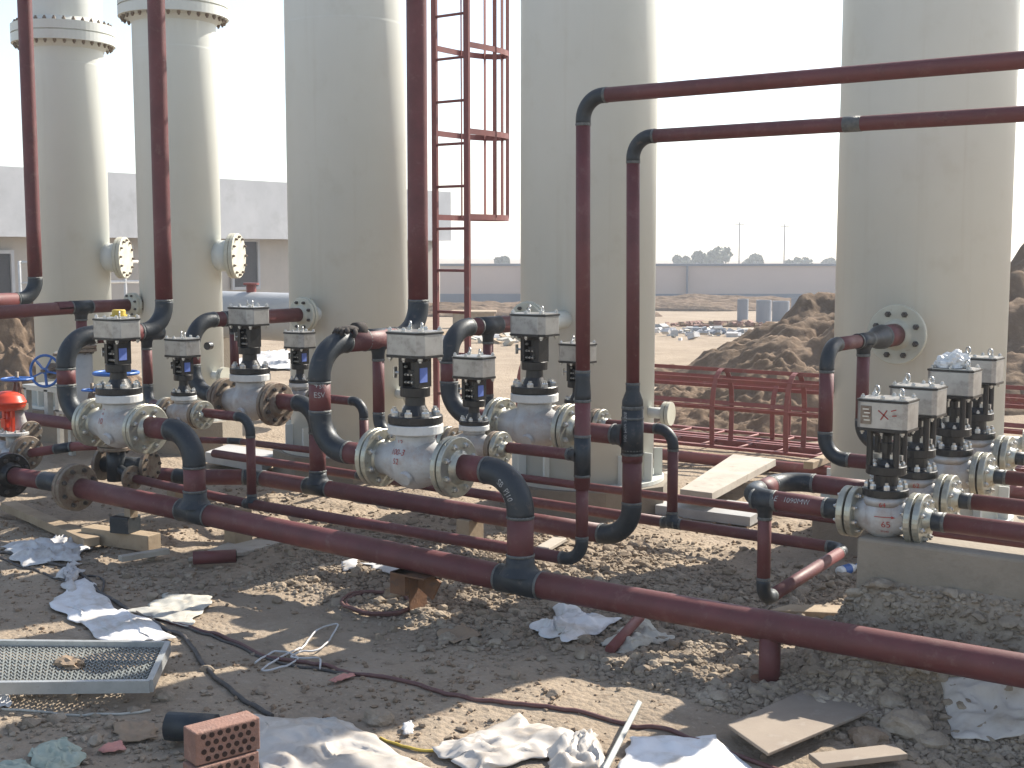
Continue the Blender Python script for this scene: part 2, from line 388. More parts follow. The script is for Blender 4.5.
def dens_rubble(u, v):
    d = .02 + .9 * sstep(4.35, 4.6, v) * (1 - sstep(6.0, 6.5, v)) * sstep(-5.6, -4.2, u)
    d = d + .95 * sstep(-3.0, -2.2, u) * sstep(4.0, 4.3, v) * (1 - sstep(4.66, 4.7, v))
    for q in ((60, 725, .8, .22), (110, 745, .5, .2), (450, 720, .5, .13), (430, 610, .5, .2), (560, 600, .5, .2), (640, 660, .45, .2), (900, 720, .35, .16), (230, 700, .3, .15), (480, 650, .4, .2), (170, 580, .5, .3), (340, 560, .6, .25), (700, 660, .5, .25), (250, 500, .5, .3)):
        d = d + .7 * pblob(u, v, *q)
    d = d * (.16 + .88 * sstep(3.55, 4.25, v) + .5 * (1 - sstep(-3.0, -2.5, u)) * (1 - sstep(2.6, 3.0, v)))
    d = d * (.25 + 1.2 * (fbm(u * 1.7, v * 1.7, 77, 3) + .45))
    # keep the curb and plinth tops clear
    d = d * (1 - (u > -2.0) * (v > 4.66))
    return np.clip(d, 0, 1)
P = sample(13000, dens_rubble); sz = .004 + .014 * rng.random(len(P)) ** 2.2
tag(stones('gravel', P, sz, IC1, M_stone), 'angular grey rubble and gravel scattered under the red pipes', 'gravel', kind='stuff')
P = sample(1500, dens_rubble); sz = .015 + .020 * rng.random(len(P)) ** 2.4
tag(stones('rubble', P, sz, IC2, M_stone), 'fist sized grey stones and broken clods lying between the pipes', 'rubble', kind='stuff')
P = np.concatenate([sample(5500, lambda u, v: np.clip(.5 + fbm(u * 2, v * 2, 5, 3), .1, 1), (-2.7, -.25, 4.02, 4.67)), sample(7500, lambda u, v: np.clip(.5 + fbm(u * 2, v * 2, 6, 3), .1, 1), (-4.9, -2.2, 4.2, 5.7))]); sz = .005 + .015 * rng.random(len(P)) ** 2
tag(stones('gravel', P, sz, IC1, M_stone), 'dense grey gravel heaped before the concrete curb and between the headers', 'gravel', kind='stuff')
P = np.concatenate([sample(500, lambda u, v: u * 0 + .5, (-2.7, -.25, 4.02, 4.66)), sample(650, lambda u, v: u * 0 + .5, (-4.6, -2.2, 4.2, 5.6))]); sz = .015 + .018 * rng.random(len(P)) ** 2
tag(stones('rubble', P, sz, IC2, M_stone), 'larger grey stones among the gravel before the concrete curb', 'rubble', kind='stuff')
P = sample(12000, lambda u, v: np.clip(.25 + .9 * fbm(u * 1.3, v * 1.3, 55, 3), .03, 1)); sz = .004 + .012 * rng.random(len(P)) ** 3
tag(stones('soil_crumbs', P, sz, IC1, M_stone2), 'small brown soil crumbs strewn over the bare ground', 'soil', kind='stuff')

# ------------------------------------------------------------------ piping
SEG = 22
def fillet(pts, rad):
    """split a polyline into straight pieces and bends"""
    pts = [Vector(p) for p in pts]; out = []; cur = pts[0]
    for i in range(1, len(pts) - 1):
        a = (pts[i - 1] - pts[i]).normalized(); b = (pts[i + 1] - pts[i]).normalized()
        ang = a.angle(b); t = rad / math.tan(ang / 2)
        t = min(t, (pts[i - 1] - pts[i]).length * .95, (pts[i + 1] - pts[i]).length * .95)
        rr = t * math.tan(ang / 2)
        p0 = pts[i] + a * t; p1 = pts[i] + b * t
        c = pts[i] + (a + b).normalized() * (rr / math.sin(ang / 2))
        out.append(('run', [cur, p0])); n = 12
        q0 = (p0 - c); q1 = (p1 - c); ax = q0.cross(q1).normalized(); tot = q0.angle(q1)
        out.append(('bend', [c + Quaternion(ax, tot * k / n) @ q0 for k in range(n + 1)], (-a), b)); cur = p1
    out.append(('run', [cur, pts[-1]])); return out
def run(root, a, b, r, m=None, name='pipe_run'):
    a = Vector(a); b = Vector(b)
    if (a - b).length < .004: return None
    mb = MB(); n = max(1, int((a - b).length / .4)); mb.tube([a.lerp(b, i / n) for i in range(n + 1)], r, SEG)
    return mb.build(name, m or M_red, root)
def bead(mb, c, d, r, mi=1):
    mb.lathe([(r * 1.0, -.007), (r * 1.045, -.003), (r * 1.055, 0), (r * 1.045, .003), (r * 1.0, .007)], c, d, SEG, mi, True, False, False)
def pipe(root, pts, r, rad=None, dark_runs=(), m=None):
    rad = rad or 3.0 * r; ex = .018
    for i, p in enumerate(fillet(pts, rad)):
        if p[0] == 'run': run(root, p[1][0], p[1][1], r, M_fit if i // 2 in dark_runs else m)
        else:
            mb = MB(); mb.tube([p[1][0] - p[2] * ex] + p[1] + [p[1][-1] + p[3] * ex], r * 1.035, SEG)
            bead(mb, p[1][0] - p[2] * ex, p[2], r * 1.02); bead(mb, p[1][-1] + p[3] * ex, p[3], r * 1.02)
            mb.build('elbow', [M_fit, M_weld], root)
def tee(root, c, ax, bd, r, rb, L=None, Lb=None):
    c = Vector(c); ax = Vector(ax).normalized(); bd = Vector(bd).normalized(); L = L or r * 1.9; Lb = Lb or r * 2.0
    mb = MB(); mb.tube([c - ax * L, c, c + ax * L], r * 1.05, SEG)
    k = max(rb * 1.05, .001)
    mb.lathe([(k * 1.5, r * .55), (k * 1.32, r * .85), (k * 1.14, r * 1.1), (k * 1.03, r * 1.4), (k, Lb)], c, bd, SEG, 0, True, False)
    bead(mb, c - ax * L, ax, r * 1.03); bead(mb, c + ax * L, ax, r * 1.03); bead(mb, c + bd * Lb, bd, k)
    return mb.build('tee', [M_fit, M_weld], root)
def reducer(root, a, b, ra, rb):
    a = Vector(a); b = Vector(b); d = b - a; L = d.length; mb = MB()
    mb.lathe([(ra * 1.03, 0), (ra * 1.03, L * .2), (ra * .95 + rb * .05, L * .35), (rb * .95 + ra * .05, L * .7), (rb * 1.03, L * .82), (rb * 1.03, L)], a, d, SEG, 0, True)
    bead(mb, a, d, ra * 1.02); bead(mb, b, d, rb * 1.02)
    return mb.build('reducer', [M_fit, M_weld], root)
def dark(root, a, b, r, name='fitting'):
    a = Vector(a); b = Vector(b); d = (b - a).normalized(); mb = MB(); mb.tube([a, (a + b) / 2, b], r * 1.035, SEG); bead(mb, a, d, r * 1.02); bead(mb, b, d, r * 1.02)
    return mb.build(name, [M_fit, M_weld], root)
def hexbolt(mb, c, d, s, l, mi):
    mb.lathe([(s, 0), (s, l * .75), (s * .85, l)], c, d, 6, mi)
    mb.lathe([(s * .55, l), (s * .55, l * 1.5)], c, d, 8, mi)
def flange_mesh(mb, c, ax, Rf, r, t, nb, hub=1, bolts=True, mi=0, bi=1, both=False):
    """disc with raised hub, its bolts round the rim; hub points along ax"""
    c = Vector(c); ax = Vector(ax).normalized()
    mb.lathe([(Rf * .97, -t / 2), (Rf, -t / 2 + t * .12), (Rf, t / 2 - t * .12), (Rf * .97, t / 2)], c, ax, 36, mi)
    if hub: mb.lathe([(r * 1.42, t / 2), (r * 1.22, t * .8), (r * 1.07, t * 1.45)], c, ax, 24, mi, True, False, True)
    if bolts:
        q = Vector((0, 0, 1)).rotation_difference(ax).to_matrix(); rc = Rf * .5 + r * .62 if r < Rf * .6 else Rf * .88
        for k in range(nb):
            a = 2 * math.pi * (k + .5) / nb; p = c + q @ Vector((rc * math.cos(a), rc * math.sin(a), 0))
            hexbolt(mb, p + ax * t / 2, ax, Rf * .10, Rf * .12, bi)
            if both: hexbolt(mb, p - ax * t / 2, -ax, Rf * .085, Rf * .10, bi)
def flange(root, c, ax, Rf, r, t=.022, nb=8, m=None, bm=None, hub=1, both=False, name='flange'):
    mb = MB(); flange_mesh(mb, c, ax, Rf, r, t, nb, hub, both=both)
    return mb.build(name, [m or M_flg, bm or M_bolt], root)

from mathutils import noise as _mn
# wrap flat lettering on a curved surface
def lettering(text, size, fn, m, parent, name='painted_marking', thick=.0):
    cu = bpy.data.curves.new('lettering', 'FONT'); cu.body = text; cu.size = size; cu.align_x = 'CENTER'; cu.resolution_u = 3
    tmp = bpy.data.objects.new('lettering', cu); COL.objects.link(tmp)
    dg = bpy.context.evaluated_depsgraph_get(); dg.update()
    me = bpy.data.meshes.new_from_object(tmp.evaluated_get(dg))
    bpy.data.objects.remove(tmp); bpy.data.curves.remove(cu)
    import bmesh
    bm = bmesh.new(); bm.from_mesh(me)
    bmesh.ops.triangulate(bm, faces=bm.faces[:])
    for _ in range(4):
        es = [e for e in bm.edges if e.calc_length() > size * .12]
        if es: bmesh.ops.subdivide_edges(bm, edges=es, cuts=1); bmesh.ops.triangulate(bm, faces=bm.faces[:])
    off = parent_loc(parent)
    jit = size * .10 if name == 'chalk_marking' else size * .03
    for v in bm.verts:
        w_ = _mn.noise_vector(Vector((v.co.x / size * .9, v.co.y / size * 1.2, len(text)))); v.co = fn(v.co.x + w_.x * jit, v.co.y + w_.y * jit) - off
    bm.to_mesh(me); bm.free(); me.materials.clear(); me.materials.append(m)
    o = bpy.data.objects.new(name, me); COL.objects.link(o); o.parent = parent; return o

vA, vB, vC, vD, vE = 4.354, 4.77, 5.437, 5.79, 6.40
rA, rB, rC, rD, rE = .0575, .026, .049, .028, .024
PIPE = 'red pipe header'
def zA(u): return .297 + (u + 6.319) / (6.319 - 3.162) * (.236 - .297) if u < -3.162 else .236 + (u + 3.162) / 2.5 * .022

# --- front header A
hA = thing('pipe_header', 'thick red header pipe with two black tees, nearest to the camera', 'pipe', (-3.16, vA, 0))
xs_ = [-6.27, -5.272, -3.16, 1.2]
tz1, tz2 = zA(-5.272), zA(-3.16)
run(hA, (-6.27, vA, zA(-6.27)), (-5.272, vA, tz1), rA); run(hA, (-5.272, vA, tz1), (-3.16, vA, tz2), rA); run(hA, (-3.16, vA, tz2), (1.4, vA, zA(1.4)), rA)
tee(hA, (-5.272, vA, tz1), (1, 0, -.02), (0, 0, 1), rA, rA); tee(hA, (-3.16, vA, tz2), (1, 0, -.01), (0, 0, 1), rA, rA)
pipe(hA, [(-5.66, vA, .70), (-5.272, vA, .703), (-5.272, vA, tz1 + .05)], rA, .165)
pipe(hA, [(-3.50, vA, .70), (-3.16, vA, .70), (-3.16, vA, tz2 + .05)], rA, .165)
flange(hA, (-6.30, vA, zA(-6.3)), (1, 0, 0), .135, rA, .03, 8, M_flg_rust, M_boltd)
flange(hA, (-6.335, vA, zA(-6.3)), (-1, 0, 0), .135, rA, .03, 8, M_flg_rust, M_boltd)
dark(hA, (-6.36, vA, .3), (-6.62, vA, .302), rA * .9, 'spool'); run(hA, (-6.62, vA, .300), (-6.95, vA, .298), rA * .9)
mbf = MB(); flange_mesh(mbf, (-6.97, vA, .297), (1, 0, 0), .135, rA, .035, 8); flange_mesh(mbf, (-7.005, vA, .297), (-1, 0, 0), .135, rA, .03, 8); mbf.build('flange', [M_black, M_boltd], hA); dark(hA, (-7.02, vA, .297), (-8.2, vA, .297), rA * .95, 'spool')
def on_bend_A(x, y):   # chalk on the bend over the right riser
    c = Vector((-3.16 - .165, vA, .70 - .165)); a = math.pi / 2 + .15 - (x + .10) / .165 * .9 - .5
    b = y / rA - .35 + .15
    rad = .165 + (rA * 1.06) * math.sin(b) 
    dy = -(rA * 1.06) * math.cos(b)
    return c + Vector((rad * math.cos(a), dy, rad * math.sin(a)))
lettering('SB  PJ10', .036, on_bend_A, M_chalk, hA, 'chalk_marking')
lettering('SC 0822', .028, lambda x, y: on_bend_A(x + .02, y - .04), M_chalk, hA, 'chalk_marking')

# --- thin header B
hB = thing('pipe_header', 'thin red pipe behind the front header that rises and becomes the upper overhead pipe', 'pipe', (-3.12, vB, 0))
uB = -3.118
run(hB, (-6.33, vB, .285), (-5.297, vB, .25), rB); tee(hB, (-5.297, vB, .25), (1, 0, 0), (0, 0, 1), rB, rB)
pipe(hB, [(-5.297, vB, .25), (uB, vB, .248), (uB, vB, .60)], rB * 1.1, .09)
pipe(hB, [(-5.70, vB, .732), (-5.297, vB, .732), (-5.297, vB, .29)], rB, .085)
run(hB, (uB, vB, .58), (uB, vB, .99), .036); tee(hB, (uB, vB, .73), (0, 0, 1), (-1, 0, 0), .036, rB, L=.09)
run(hB, (-3.53, vB, .73), (uB - .05, vB, .73), rB)
reducer(hB, (uB, vB, .98), (uB, vB, 1.11), .036, .0325)
pipe(hB, [(uB, vB, 1.10), (uB - .006, vB, 2.315), (.6, vB, 2.315)], .0325, .10)
flange(hB, (-6.345, vB, .286), (1, 0, 0), .075, rB, .022, 4, M_flg_rust, M_boltd)

# --- thick header C
hC = thing('pipe_header', 'thick red pipe in the third row whose riser becomes the lower overhead pipe', 'pipe', (-3.26, vC, 0))
uC = -3.258
pipe(hC, [(-6.62, 5.1, .235), (-6.35, 5.16, .235), (-6.0, vC, .232), (uC, vC, .212), (uC, vC, .62)], rC, .16)
tee(hC, (-5.452, vC, .229), (1, 0, 0), (0, 0, 1), rC, rC)
run(hC, (uC, vC, .60), (uC, vC, .66), rC * 1.06); dark(hC, (uC, vC, .66), (uC, vC, .875), rC * 1.06)
tee(hC, (uC, vC, .73), (0, 0, 1), (-1, 0, 0), rC * 1.08, rC, L=.09)
run(hC, (-3.62, vC, .728), (uC - .04, vC, .728), rC)
reducer(hC, (uC, vC, .87), (uC, vC, .99), rC * 1.06, .034)
pipe(hC, [(uC, vC, .98), (uC - .012, vC, 2.195), (.6, vC, 2.195)], .033, .10)
mb = MB(); xk = on_row(853, 122, vC).x; mb.tube([(xk - .04, vC, 2.195), (xk + .04, vC, 2.195)], .0345, SEG); mb.build('coupling', M_weld, hC)
pipe(hC, [(-5.80, vC, .728), (-5.452, vC, .728), (-5.452, vC, .28)], rC, .15)
lettering('100 MW 2008', .026, lambda x, y: Vector((uC + .057 * math.sin(-.30 + y / .057), vC - .057 * math.cos(-.30 + y / .057), .78 + x)), M_chalk, hC, 'chalk_marking')

# --- thin header D
hD = thing('pipe_header', 'thin red pipe in the fourth row ending in a square bend towards the camera', 'pipe', (-3.22, vD, 0))
dend = on_row(846, 549, vD); drs = on_row(763, 601, 4.80); V1z = .626
pipe(hD, [(-6.8, vD, .262), (-3.224, vD, .232), (dend.x, vD, .227), (drs.x, 4.80, .20), (drs.x, 4.80, V1z - .01)], rD, .075)
tee(hD, (-3.224, vD, .232), (1, 0, 0), (0, 0, 1), rD, rD)
pipe(hD, [(-3.68, vD, .72), (-3.224, vD, .722), (-3.224, vD, .27)], rD, .085)
pipe(hD, [(-5.80, vD, .715), (-5.40, vD, .715), (-5.40, vD, .27)], rD, .085)
tee(hD, (-5.40, vD, .25), (1, 0, 0), (0, 0, 1), rD, rD)

# --- rear pipe E
hE = thing('pipe', 'thin red pipe lying furthest back, with a black bend at its left end', 'pipe', (-4.5, vE, 0))
pipe(hE, [on_z(200, 440, .26), on_z(236, 441, .25), (-6.1, vE, .238), (.3, vE, .222)], rE, .12)

# --- loops feeding the valves
def loop(label, u, vsrc, ztop, vL, vS, zL, zS, uL, uS, r=.052, rs=.030, riser=None, name='feed_pipe', group=None, vb=None):
    t = thing(name, label, 'pipe', (u, vL, 0), group)
    if riser: pts = [(u + .02, vsrc, riser), (u + .01, vsrc, ztop), (u, vL, ztop), (u, vL, zL), (uL, vL, zL)]
    else: pts = [(u, vsrc, ztop), (u, vL, ztop), (u, vL, zL), (uL, vL, zL)]
    pipe(t, pts, r, .165)
    vb = vb or vS
    tee(t, (u, vb, ztop), (0, 1, 0), (0, 0, -1), r, rs)
    pipe(t, [(u, vb, ztop - .05), (u, vb, zS), (uS, vS, zS)], rs, .09)
    return t
LG3 = loop('tall red riser beside the caged ladder, looping down to the largest centre valve', -4.345, 5.07, 1.205, vA, vB, .70, .722, -4.04, -3.88, riser=7.0)
LG1 = loop('red riser before the second tower, looping down to the valve with yellow cap', -6.365, 5.05, 1.16, vA, vB, .70, .728, -6.12, -6.02, riser=7.0, vb=4.92)
LG2 = loop('red pipe from the third tower, bending down to the valve before the grey tank', -6.57, 6.40, 1.195, vC, vD, .727, .72, -6.29, -6.12, r=.049)
LG4 = loop('red pipe with large black elbow leaving the middle tower behind the front valve', -4.43, 6.14, 1.222, vC, vD, .745, .715, -4.13, -4.0, r=.049)
for t, u, v, z in ((LG2, -6.57, 6.42, 1.195), (LG4, -4.43, 6.16, 1.222)):
    flange(t, (u, v, z), (0, -1, 0), .12, .05, .024, 8, M_flg_cream, M_boltd)
# chalk on the front loop
def on_loop(x, y): a = .75 + x / .054; return Vector((-4.345 + .0545 * math.sin(a), vA - .0545 * math.cos(a), 1.0 + y))
lettering('+st', .04, on_loop, M_chalk, LG3, 'chalk_marking'); lettering('ESV', .036, lambda x, y: on_loop(x, y - .045), M_chalk, LG3, 'chalk_marking')

# ------------------------------------------------------------------ valves
def octo(hx, hy, c): return [(-hx + c, -hy), (hx - c, -hy), (hx, -hy + c), (hx, hy - c), (hx - c, hy), (-hx + c, hy), (-hx, hy - c), (-hx, -hy + c)]
def eye_bolt(root, p, s=1):
    mb = MB(); p = Vector(p); mb.lathe([(.008 * s, 0), (.008 * s, .012 * s)], p, (0, 0, 1), 10)
    c = p + Vector((0, 0, .026 * s)); mb.tube([c + Vector((math.cos(a) * .8 * .016 * s, -math.cos(a) * .6 * .016 * s, math.sin(a) * .016 * s)) for a in np.linspace(0, 2 * math.pi, 17)], .0042 * s, 8)
    mb.build('eye_bolt', M_bolt, root)
def make_valve(name, label, k, loc, hl, posts=False, group=None, fk=1.0, rp=.055, kx=1.0, zb0=.487, zb1=.582):
    """k: size; local origin = crossing of the axes; hl = half length flange to flange; posts: four-column yoke"""
    t = thing(name, label, 'valve', Vector((0, 0, 0)), group)
    # body: bulb, side necks and short throat
    zn = .133 * k if not posts else .078
    mb = MB(); rb = .124 * k if not posts else .092
    prof = []
    for i in range(15):
        a = -math.pi / 2 + math.pi * i / 14 * .84; prof.append((max(1e-5, rb * math.cos(a)), rb * 1.0 * math.sin(a)))
    rn = .09 * k if not posts else .081
    prof += [(rn, zn - .02), (rn * 1.02, zn)] if not posts else [(rn, .04), (rn, zn)]
    if not posts: prof = [q for q in prof if q[0] >= rn * .98 or q[1] < 0 or q[1] >= zn - .021]
    mb.lathe(prof, (0, 0, 0), (0, 0, 1), 32, 0, True, False, True)
    rs_ = .108 * k if not posts else .08
    for sgn in (-1, 1):
        mb.lathe([(rs_, 0), (rs_ * .98, hl * .3), (max(rp * 1.3, rs_ * .72), hl * .62), (rp * 1.3, hl - .02)], (0, 0, 0), (sgn, 0, 0), 28, 0, True, False, False)
    if not posts: mb.lathe([(.036 * k, 0), (.03 * k, .016 * k)], (.03 * k, -.1 * k, -.055 * k), (0, -1, -.45), 20, 0)
    if posts: mb.lathe([(.0835, .028), (.0835, .033)], n=32)
    body = mb.build('body', M_body, t)
    Rf = .135 * fk
    for sgn in (-1, 1):
        mb = MB(); flange_mesh(mb, (sgn * (hl - .034), 0, 0), (-sgn, 0, 0), Rf, rp * 1.1, .026, 8, 1)
        mb.lathe([(Rf * .8, -.004), (Rf * .8, .004)], (sgn * (hl - .017), 0, 0), (1, 0, 0), 30, 2)
        mb.build('flange', [M_flg if k > .9 or posts else M_flg_rust, M_bolt, M_black], t)
        mb = MB(); flange_mesh(mb, (sgn * hl, 0, 0), (sgn, 0, 0), Rf, rp, .026, 8, 1)
        mb.build('companion_flange', [M_flg, M_bolt], t)
    # bonnet
    if not posts:
        mb = MB(); mb.lathe([(.122 * k, .133 * k), (.126 * k, .137 * k), (.126 * k, .172 * k), (.122 * k, .176 * k)], n=36); mb.build('top_flange', M_white, t)
        bt = .215 * k; zc = bt + .47 * (zb0 - bt); ch_ = .16 * (zb0 - bt); rc = .068 * kx
        mb = MB(); mb.lathe([(.120 * k, .178 * k), (.124 * k, .182 * k), (.124 * k, bt - .004), (.120 * k, bt)], n=36)
        mb.lathe([(.07 * k, bt), (.046 * k, bt + (zc - bt) * .35), (.044 * k, zc - ch_ - .002), (rc * .97, zc - ch_), (rc, zc - ch_ + .003), (rc, zc - .003), (rc * .9, zc)], n=28)
        for j in range(8):
            a = 2 * math.pi * (j + .5) / 8; hexbolt(mb, (.100 * k * math.cos(a), .100 * k * math.sin(a), bt), (0, 0, 1), .0175 * k, .022 * k, 1)
        mb.build('bonnet', [M_black, M_bolt], t)
    else:
        bt = zn + .032
        mb = MB(); mb.lathe([(.084, zn + .001), (.087, zn + .004), (.087, bt - .003), (.084, bt)], n=36)
        mb.lathe([(.052, bt), (.046, bt + .01), (.046, .162), (.074, .164), (.077, .167), (.077, .196), (.074, .199), (.045, .201), (.034, .222)], n=28)
        for j in range(8):
            a = 2 * math.pi * (j + .5) / 8; hexbolt(mb, (.070 * math.cos(a), .070 * math.sin(a), bt), (0, 0, 1), .0125, .019, 1)
            hexbolt(mb, (.062 * math.cos(a), .062 * math.sin(a), .199), (0, 0, 1), .0085, .011, 1)
        mb.build('bonnet', [M_black, M_bolt], t); zc = .2
    # yoke
    mb = MB(); z0, z1 = zc, zb0 - .010
    if not posts:
        for sx in (-1, 1):
            mb.box((sx * .047 * kx, 0, (z0 + z1) / 2), (.024 * kx, .088 * kx, z1 - z0))
        mb.box((0, .03 * kx, (z0 + z1) / 2), (.09 * kx, .02 * kx, z1 - z0))
        mb.lathe([(.022 * kx, z0), (.022 * kx, z1)], n=14); mb.lathe([(.036 * kx, z0 + .05 * kx), (.036 * kx, z0 + .075 * kx)], n=14)
        mb.lathe([(.062 * kx, z1 - .02 * kx), (.075 * kx, z1)], n=24)
        for q in range(7): hexbolt(mb, ((-.03 + .02 * (q % 3)) * kx, -.022 * kx, z0 + (.02 + .035 * (q // 3)) * kx), (0, -1, 0), .007 * kx, .01 * kx, 1)
        mb.lathe([(.006 * kx, 0), (.006 * kx, .05 * kx)], (-.055 * kx, -.02 * kx, z0 + .06 * kx), (-1, 0, 0), 8, 1); mb.box((-.10 * kx, -.02 * kx, z0 + .06 * kx), (.006 * kx, .02 * kx, .05 * kx), None, 1)
        mb.build('yoke', [M_black, M_bolt], t)
        mb = MB(); mb.box((.0605 * kx, -.012 * kx, z0 + .055 * kx), (.003, .05 * kx, .065 * kx)); mb.build('nameplate', M_bluelab, t)
    else:
        for sx in (-1, 1):
            for sy in (-1, 1): mb.lathe([(.0125, z0 - .003), (.0125, z1)], (sx * .052, sy * .042, 0), (0, 0, 1), 14)
        mb.lathe([(.018, z0), (.018, z1)], n=16); mb.lathe([(.03, z0 + .05), (.03, z0 + .085)], n=16)
        mb.box((.0, 0, z0 + .03), (.125, .016, .02), None, 1)
        mb.build('yoke', [M_black, M_bolt], t)
    # actuator housing
    hx, hy, ch = (.112 * kx, .092 * kx, .03 * kx) if not posts else (.098, .076, .016)
    mb = MB(); mb.prism(octo(hx, hy, ch), zb0, zb1); mb.build('actuator_housing', M_alu, t, bevel=.003)
    mb = MB(); mb.prism(octo(hx * 1.02, hy * 1.03, ch), zb0 - .010, zb0)
    if posts: mb.lathe([(.05, zb0 - .028), (hx * .8, zb0 - .010)], n=24)
    pts_ = ((-.8, .75), (.8, -.75), (0, -.82), (0, .82), (.82, .7), (-.82, -.7))
    bs = .011 * (kx if not posts else .8)
    for sx, sy in pts_: hexbolt(mb, (sx * hx, sy * hy, zb0 - .010), (0, 0, -1), bs, bs * 1.2, 1)
    mb.build('bottom_plate', [M_black, M_bolt], t)
    mb = MB(); mb.prism(octo(hx * 1.03, hy * 1.04, ch), zb1, zb1 + .008, 0); mb.prism(octo(hx * .96, hy * .95, ch), zb1 + .008, zb1 + .012, 1)
    for sx, sy in pts_: hexbolt(mb, (sx * hx, sy * hy, zb1 + .011), (0, 0, 1), bs, bs * 1.2, 2)
    mb.build('top_plate', [M_black, M_alu, M_bolt], t)
    eye_bolt(t, (-.62 * hx, .55 * hy, zb1 + .010), .95 * kx ** .5); eye_bolt(t, (.62 * hx, -.35 * hy, zb1 + .010), .95 * kx ** .5)
    t.location = loc
    return t

def put_valve(proto, label, loc, group, first=False):
    o = proto if first else copy_tree(proto)
    o['label'] = label; o['group'] = group; o.location = loc; return o
GL, GS, GV = 'large pneumatic globe valves', 'small pneumatic globe valves', 'column yoke valves beside the right tower'
pl = make_valve('control_valve', 'x', 1.0, (-3.74, vA, .70), .24)
vG3L = put_valve(pl, 'largest silver control valve at centre, red lettering on its body, before the caged ladder', (-3.745, vA, .697), GL, True)
vG1L = put_valve(pl, 'large silver control valve with a yellow cap on its actuator', (-5.885, vA, .688), GL)
vG4L = put_valve(pl, 'large silver control valve directly in front of the middle cream tower', (-3.855, vC, .73), GL)
vG2L = put_valve(pl, 'large control valve with dark rusty flanges standing before the pale grey tank', (-6.03, vC, .708), GL)
ps = make_valve('control_valve', 'x', .58, (-3.71, vB, .722), .16, fk=.60, rp=.028, kx=.80, zb0=.335, zb1=.42)
put_valve(ps, 'small control valve half hidden just behind the largest centre valve', (-3.735, vB, .72), GS, True)
put_valve(ps, 'small control valve between the valve with yellow cap and the valve before the grey tank', (-5.85, vB, .718), GS)
put_valve(ps, 'small control valve partly hidden behind the two thin risers at the middle tower', (-3.82, vD, .718), GS)
put_valve(ps, 'small rear control valve beside the black elbow with chalk letters', (-5.95, vD, .70), GS)
for vv in (vG2L, vG4L):
    for ch in list(vv.children):
        if ch.name.startswith('nameplate'): bpy.data.objects.remove(ch)
for ch in vG2L.children:
    if 'flange' in ch.name and 'top' not in ch.name:
        for i, m_ in ((0, M_flg_rust), (1, M_boltd)): ch.material_slots[i].link = 'OBJECT'; ch.material_slots[i].material = m_
pv = make_valve('column_valve', 'x', .74, (-1.735, 4.8, .645), .15, posts=True, fk=.74, rp=.036, zb0=.345, zb1=.448)
VP = [(-1.735, 4.80, V1z), (on_row(918, 400, 5.2).x, 5.2, .640), (on_row(954, 400, 5.62).x, 5.62, .680), (on_row(977, 400, 6.05).x, 6.05, .700)]
VL = ['front column valve marked 64 and 65 with an arrow, nearest to the camera',
      'second column valve, close behind the one marked 65',
      'third column valve, a crumpled clear bag lying on its actuator box',
      'rearmost column valve, half hidden behind the one with the clear bag']
vV = [put_valve(pv, VL[i], VP[i], GV, i == 0) for i in range(4)]
# painted marks
def on_front(o, x0, z0, rb, rs_, rn):
    """lettering laid on whichever part of the valve body faces the front"""
    L = o.location.copy()
    def f(x, y):
        X_, Z_ = x + x0, y + z0; d = 0
        for q in (rb * rb - X_ * X_ - Z_ * Z_, rs_ * rs_ * .97 - Z_ * Z_, rn * rn - X_ * X_ if Z_ > 0 else 0): d = max(d, q)
        return L + Vector((X_, -math.sqrt(max(d, 1e-5)) - .0016, Z_))
    return f
def strip(mb, fn, pts):
    vs = [fn(*p) for p in pts]; mb.add(vs, [tuple(range(len(pts)))])
def arrow(o, x0, z0):
    mb = MB(); fn = on_front(o, x0, z0, .092, .08, .082)
    for i in range(10):
        x_ = -.036 + i * .0065; strip(mb, fn, [(x_, -.0016), (x_ + .0065, -.0016), (x_ + .0065, .0016), (x_, .0016)])
    strip(mb, fn, [(.026, -.006), (.042, 0), (.026, .006)]); mb.build('painted_arrow', M_redmark, o)
PV_ = (.092, .08, .082)
o = vV[0]
lettering('64', .026, on_front(o, .018, .046, *PV_), M_redmark, o)
lettering('65', .034, on_front(o, .035, -.030, *PV_), M_redmark, o)
lettering('PN40', .012, on_front(o, .028, -.052, *PV_), M_redmark, o); arrow(o, .028, .010)
o = vV[1]
lettering('62', .026, on_front(o, .030, .046, *PV_), M_redmark, o); lettering('65', .034, on_front(o, .035, -.030, *PV_), M_redmark, o); arrow(o, .035, .010)
PL_ = (.124, .108, .091)
o = vG3L
for tx, zz in (('13', .085), ('100-3', .045), ('52', .005)): lettering(tx, .036, on_front(o, -.012, zz, *PL_), M_redmark, o)
o = vG1L
for tx, zz in (('2', .072), ('10', .022)): lettering(tx, .044, on_front(o, -.012, zz, *PL_), M_redmark, o)
# red scrawl and nameplate on the front right actuator
o = vV[0]
mb = MB(); yf = -.076 - .0025; zc = .397
for a, b in (((-.01, .02), (.03, -.012)), ((.0, -.016), (.024, .022)), ((.04, .02), (.06, .026)), ((.045, .002), (.062, .004))):
    mb.bar(Vector((a[0], yf, zc + a[1])), Vector((b[0], yf, zc + b[1])), .001, .004, 0)
for v in mb.v: v += o.location
mb.build('painted_mark', M_redmark, o)
mb = MB(); mb.box(Vector((-.058, yf, zc)) + o.location, (.042, .002, .07), mi=0)
for q in range(4): mb.box(Vector((-.058 + .005 * (q % 2), yf - .0015, zc + .022 - .014 * q)) + o.location, (.024, .001, .005), mi=1)
mb.build('nameplate', [M_flg_rust, M_bolt], o)

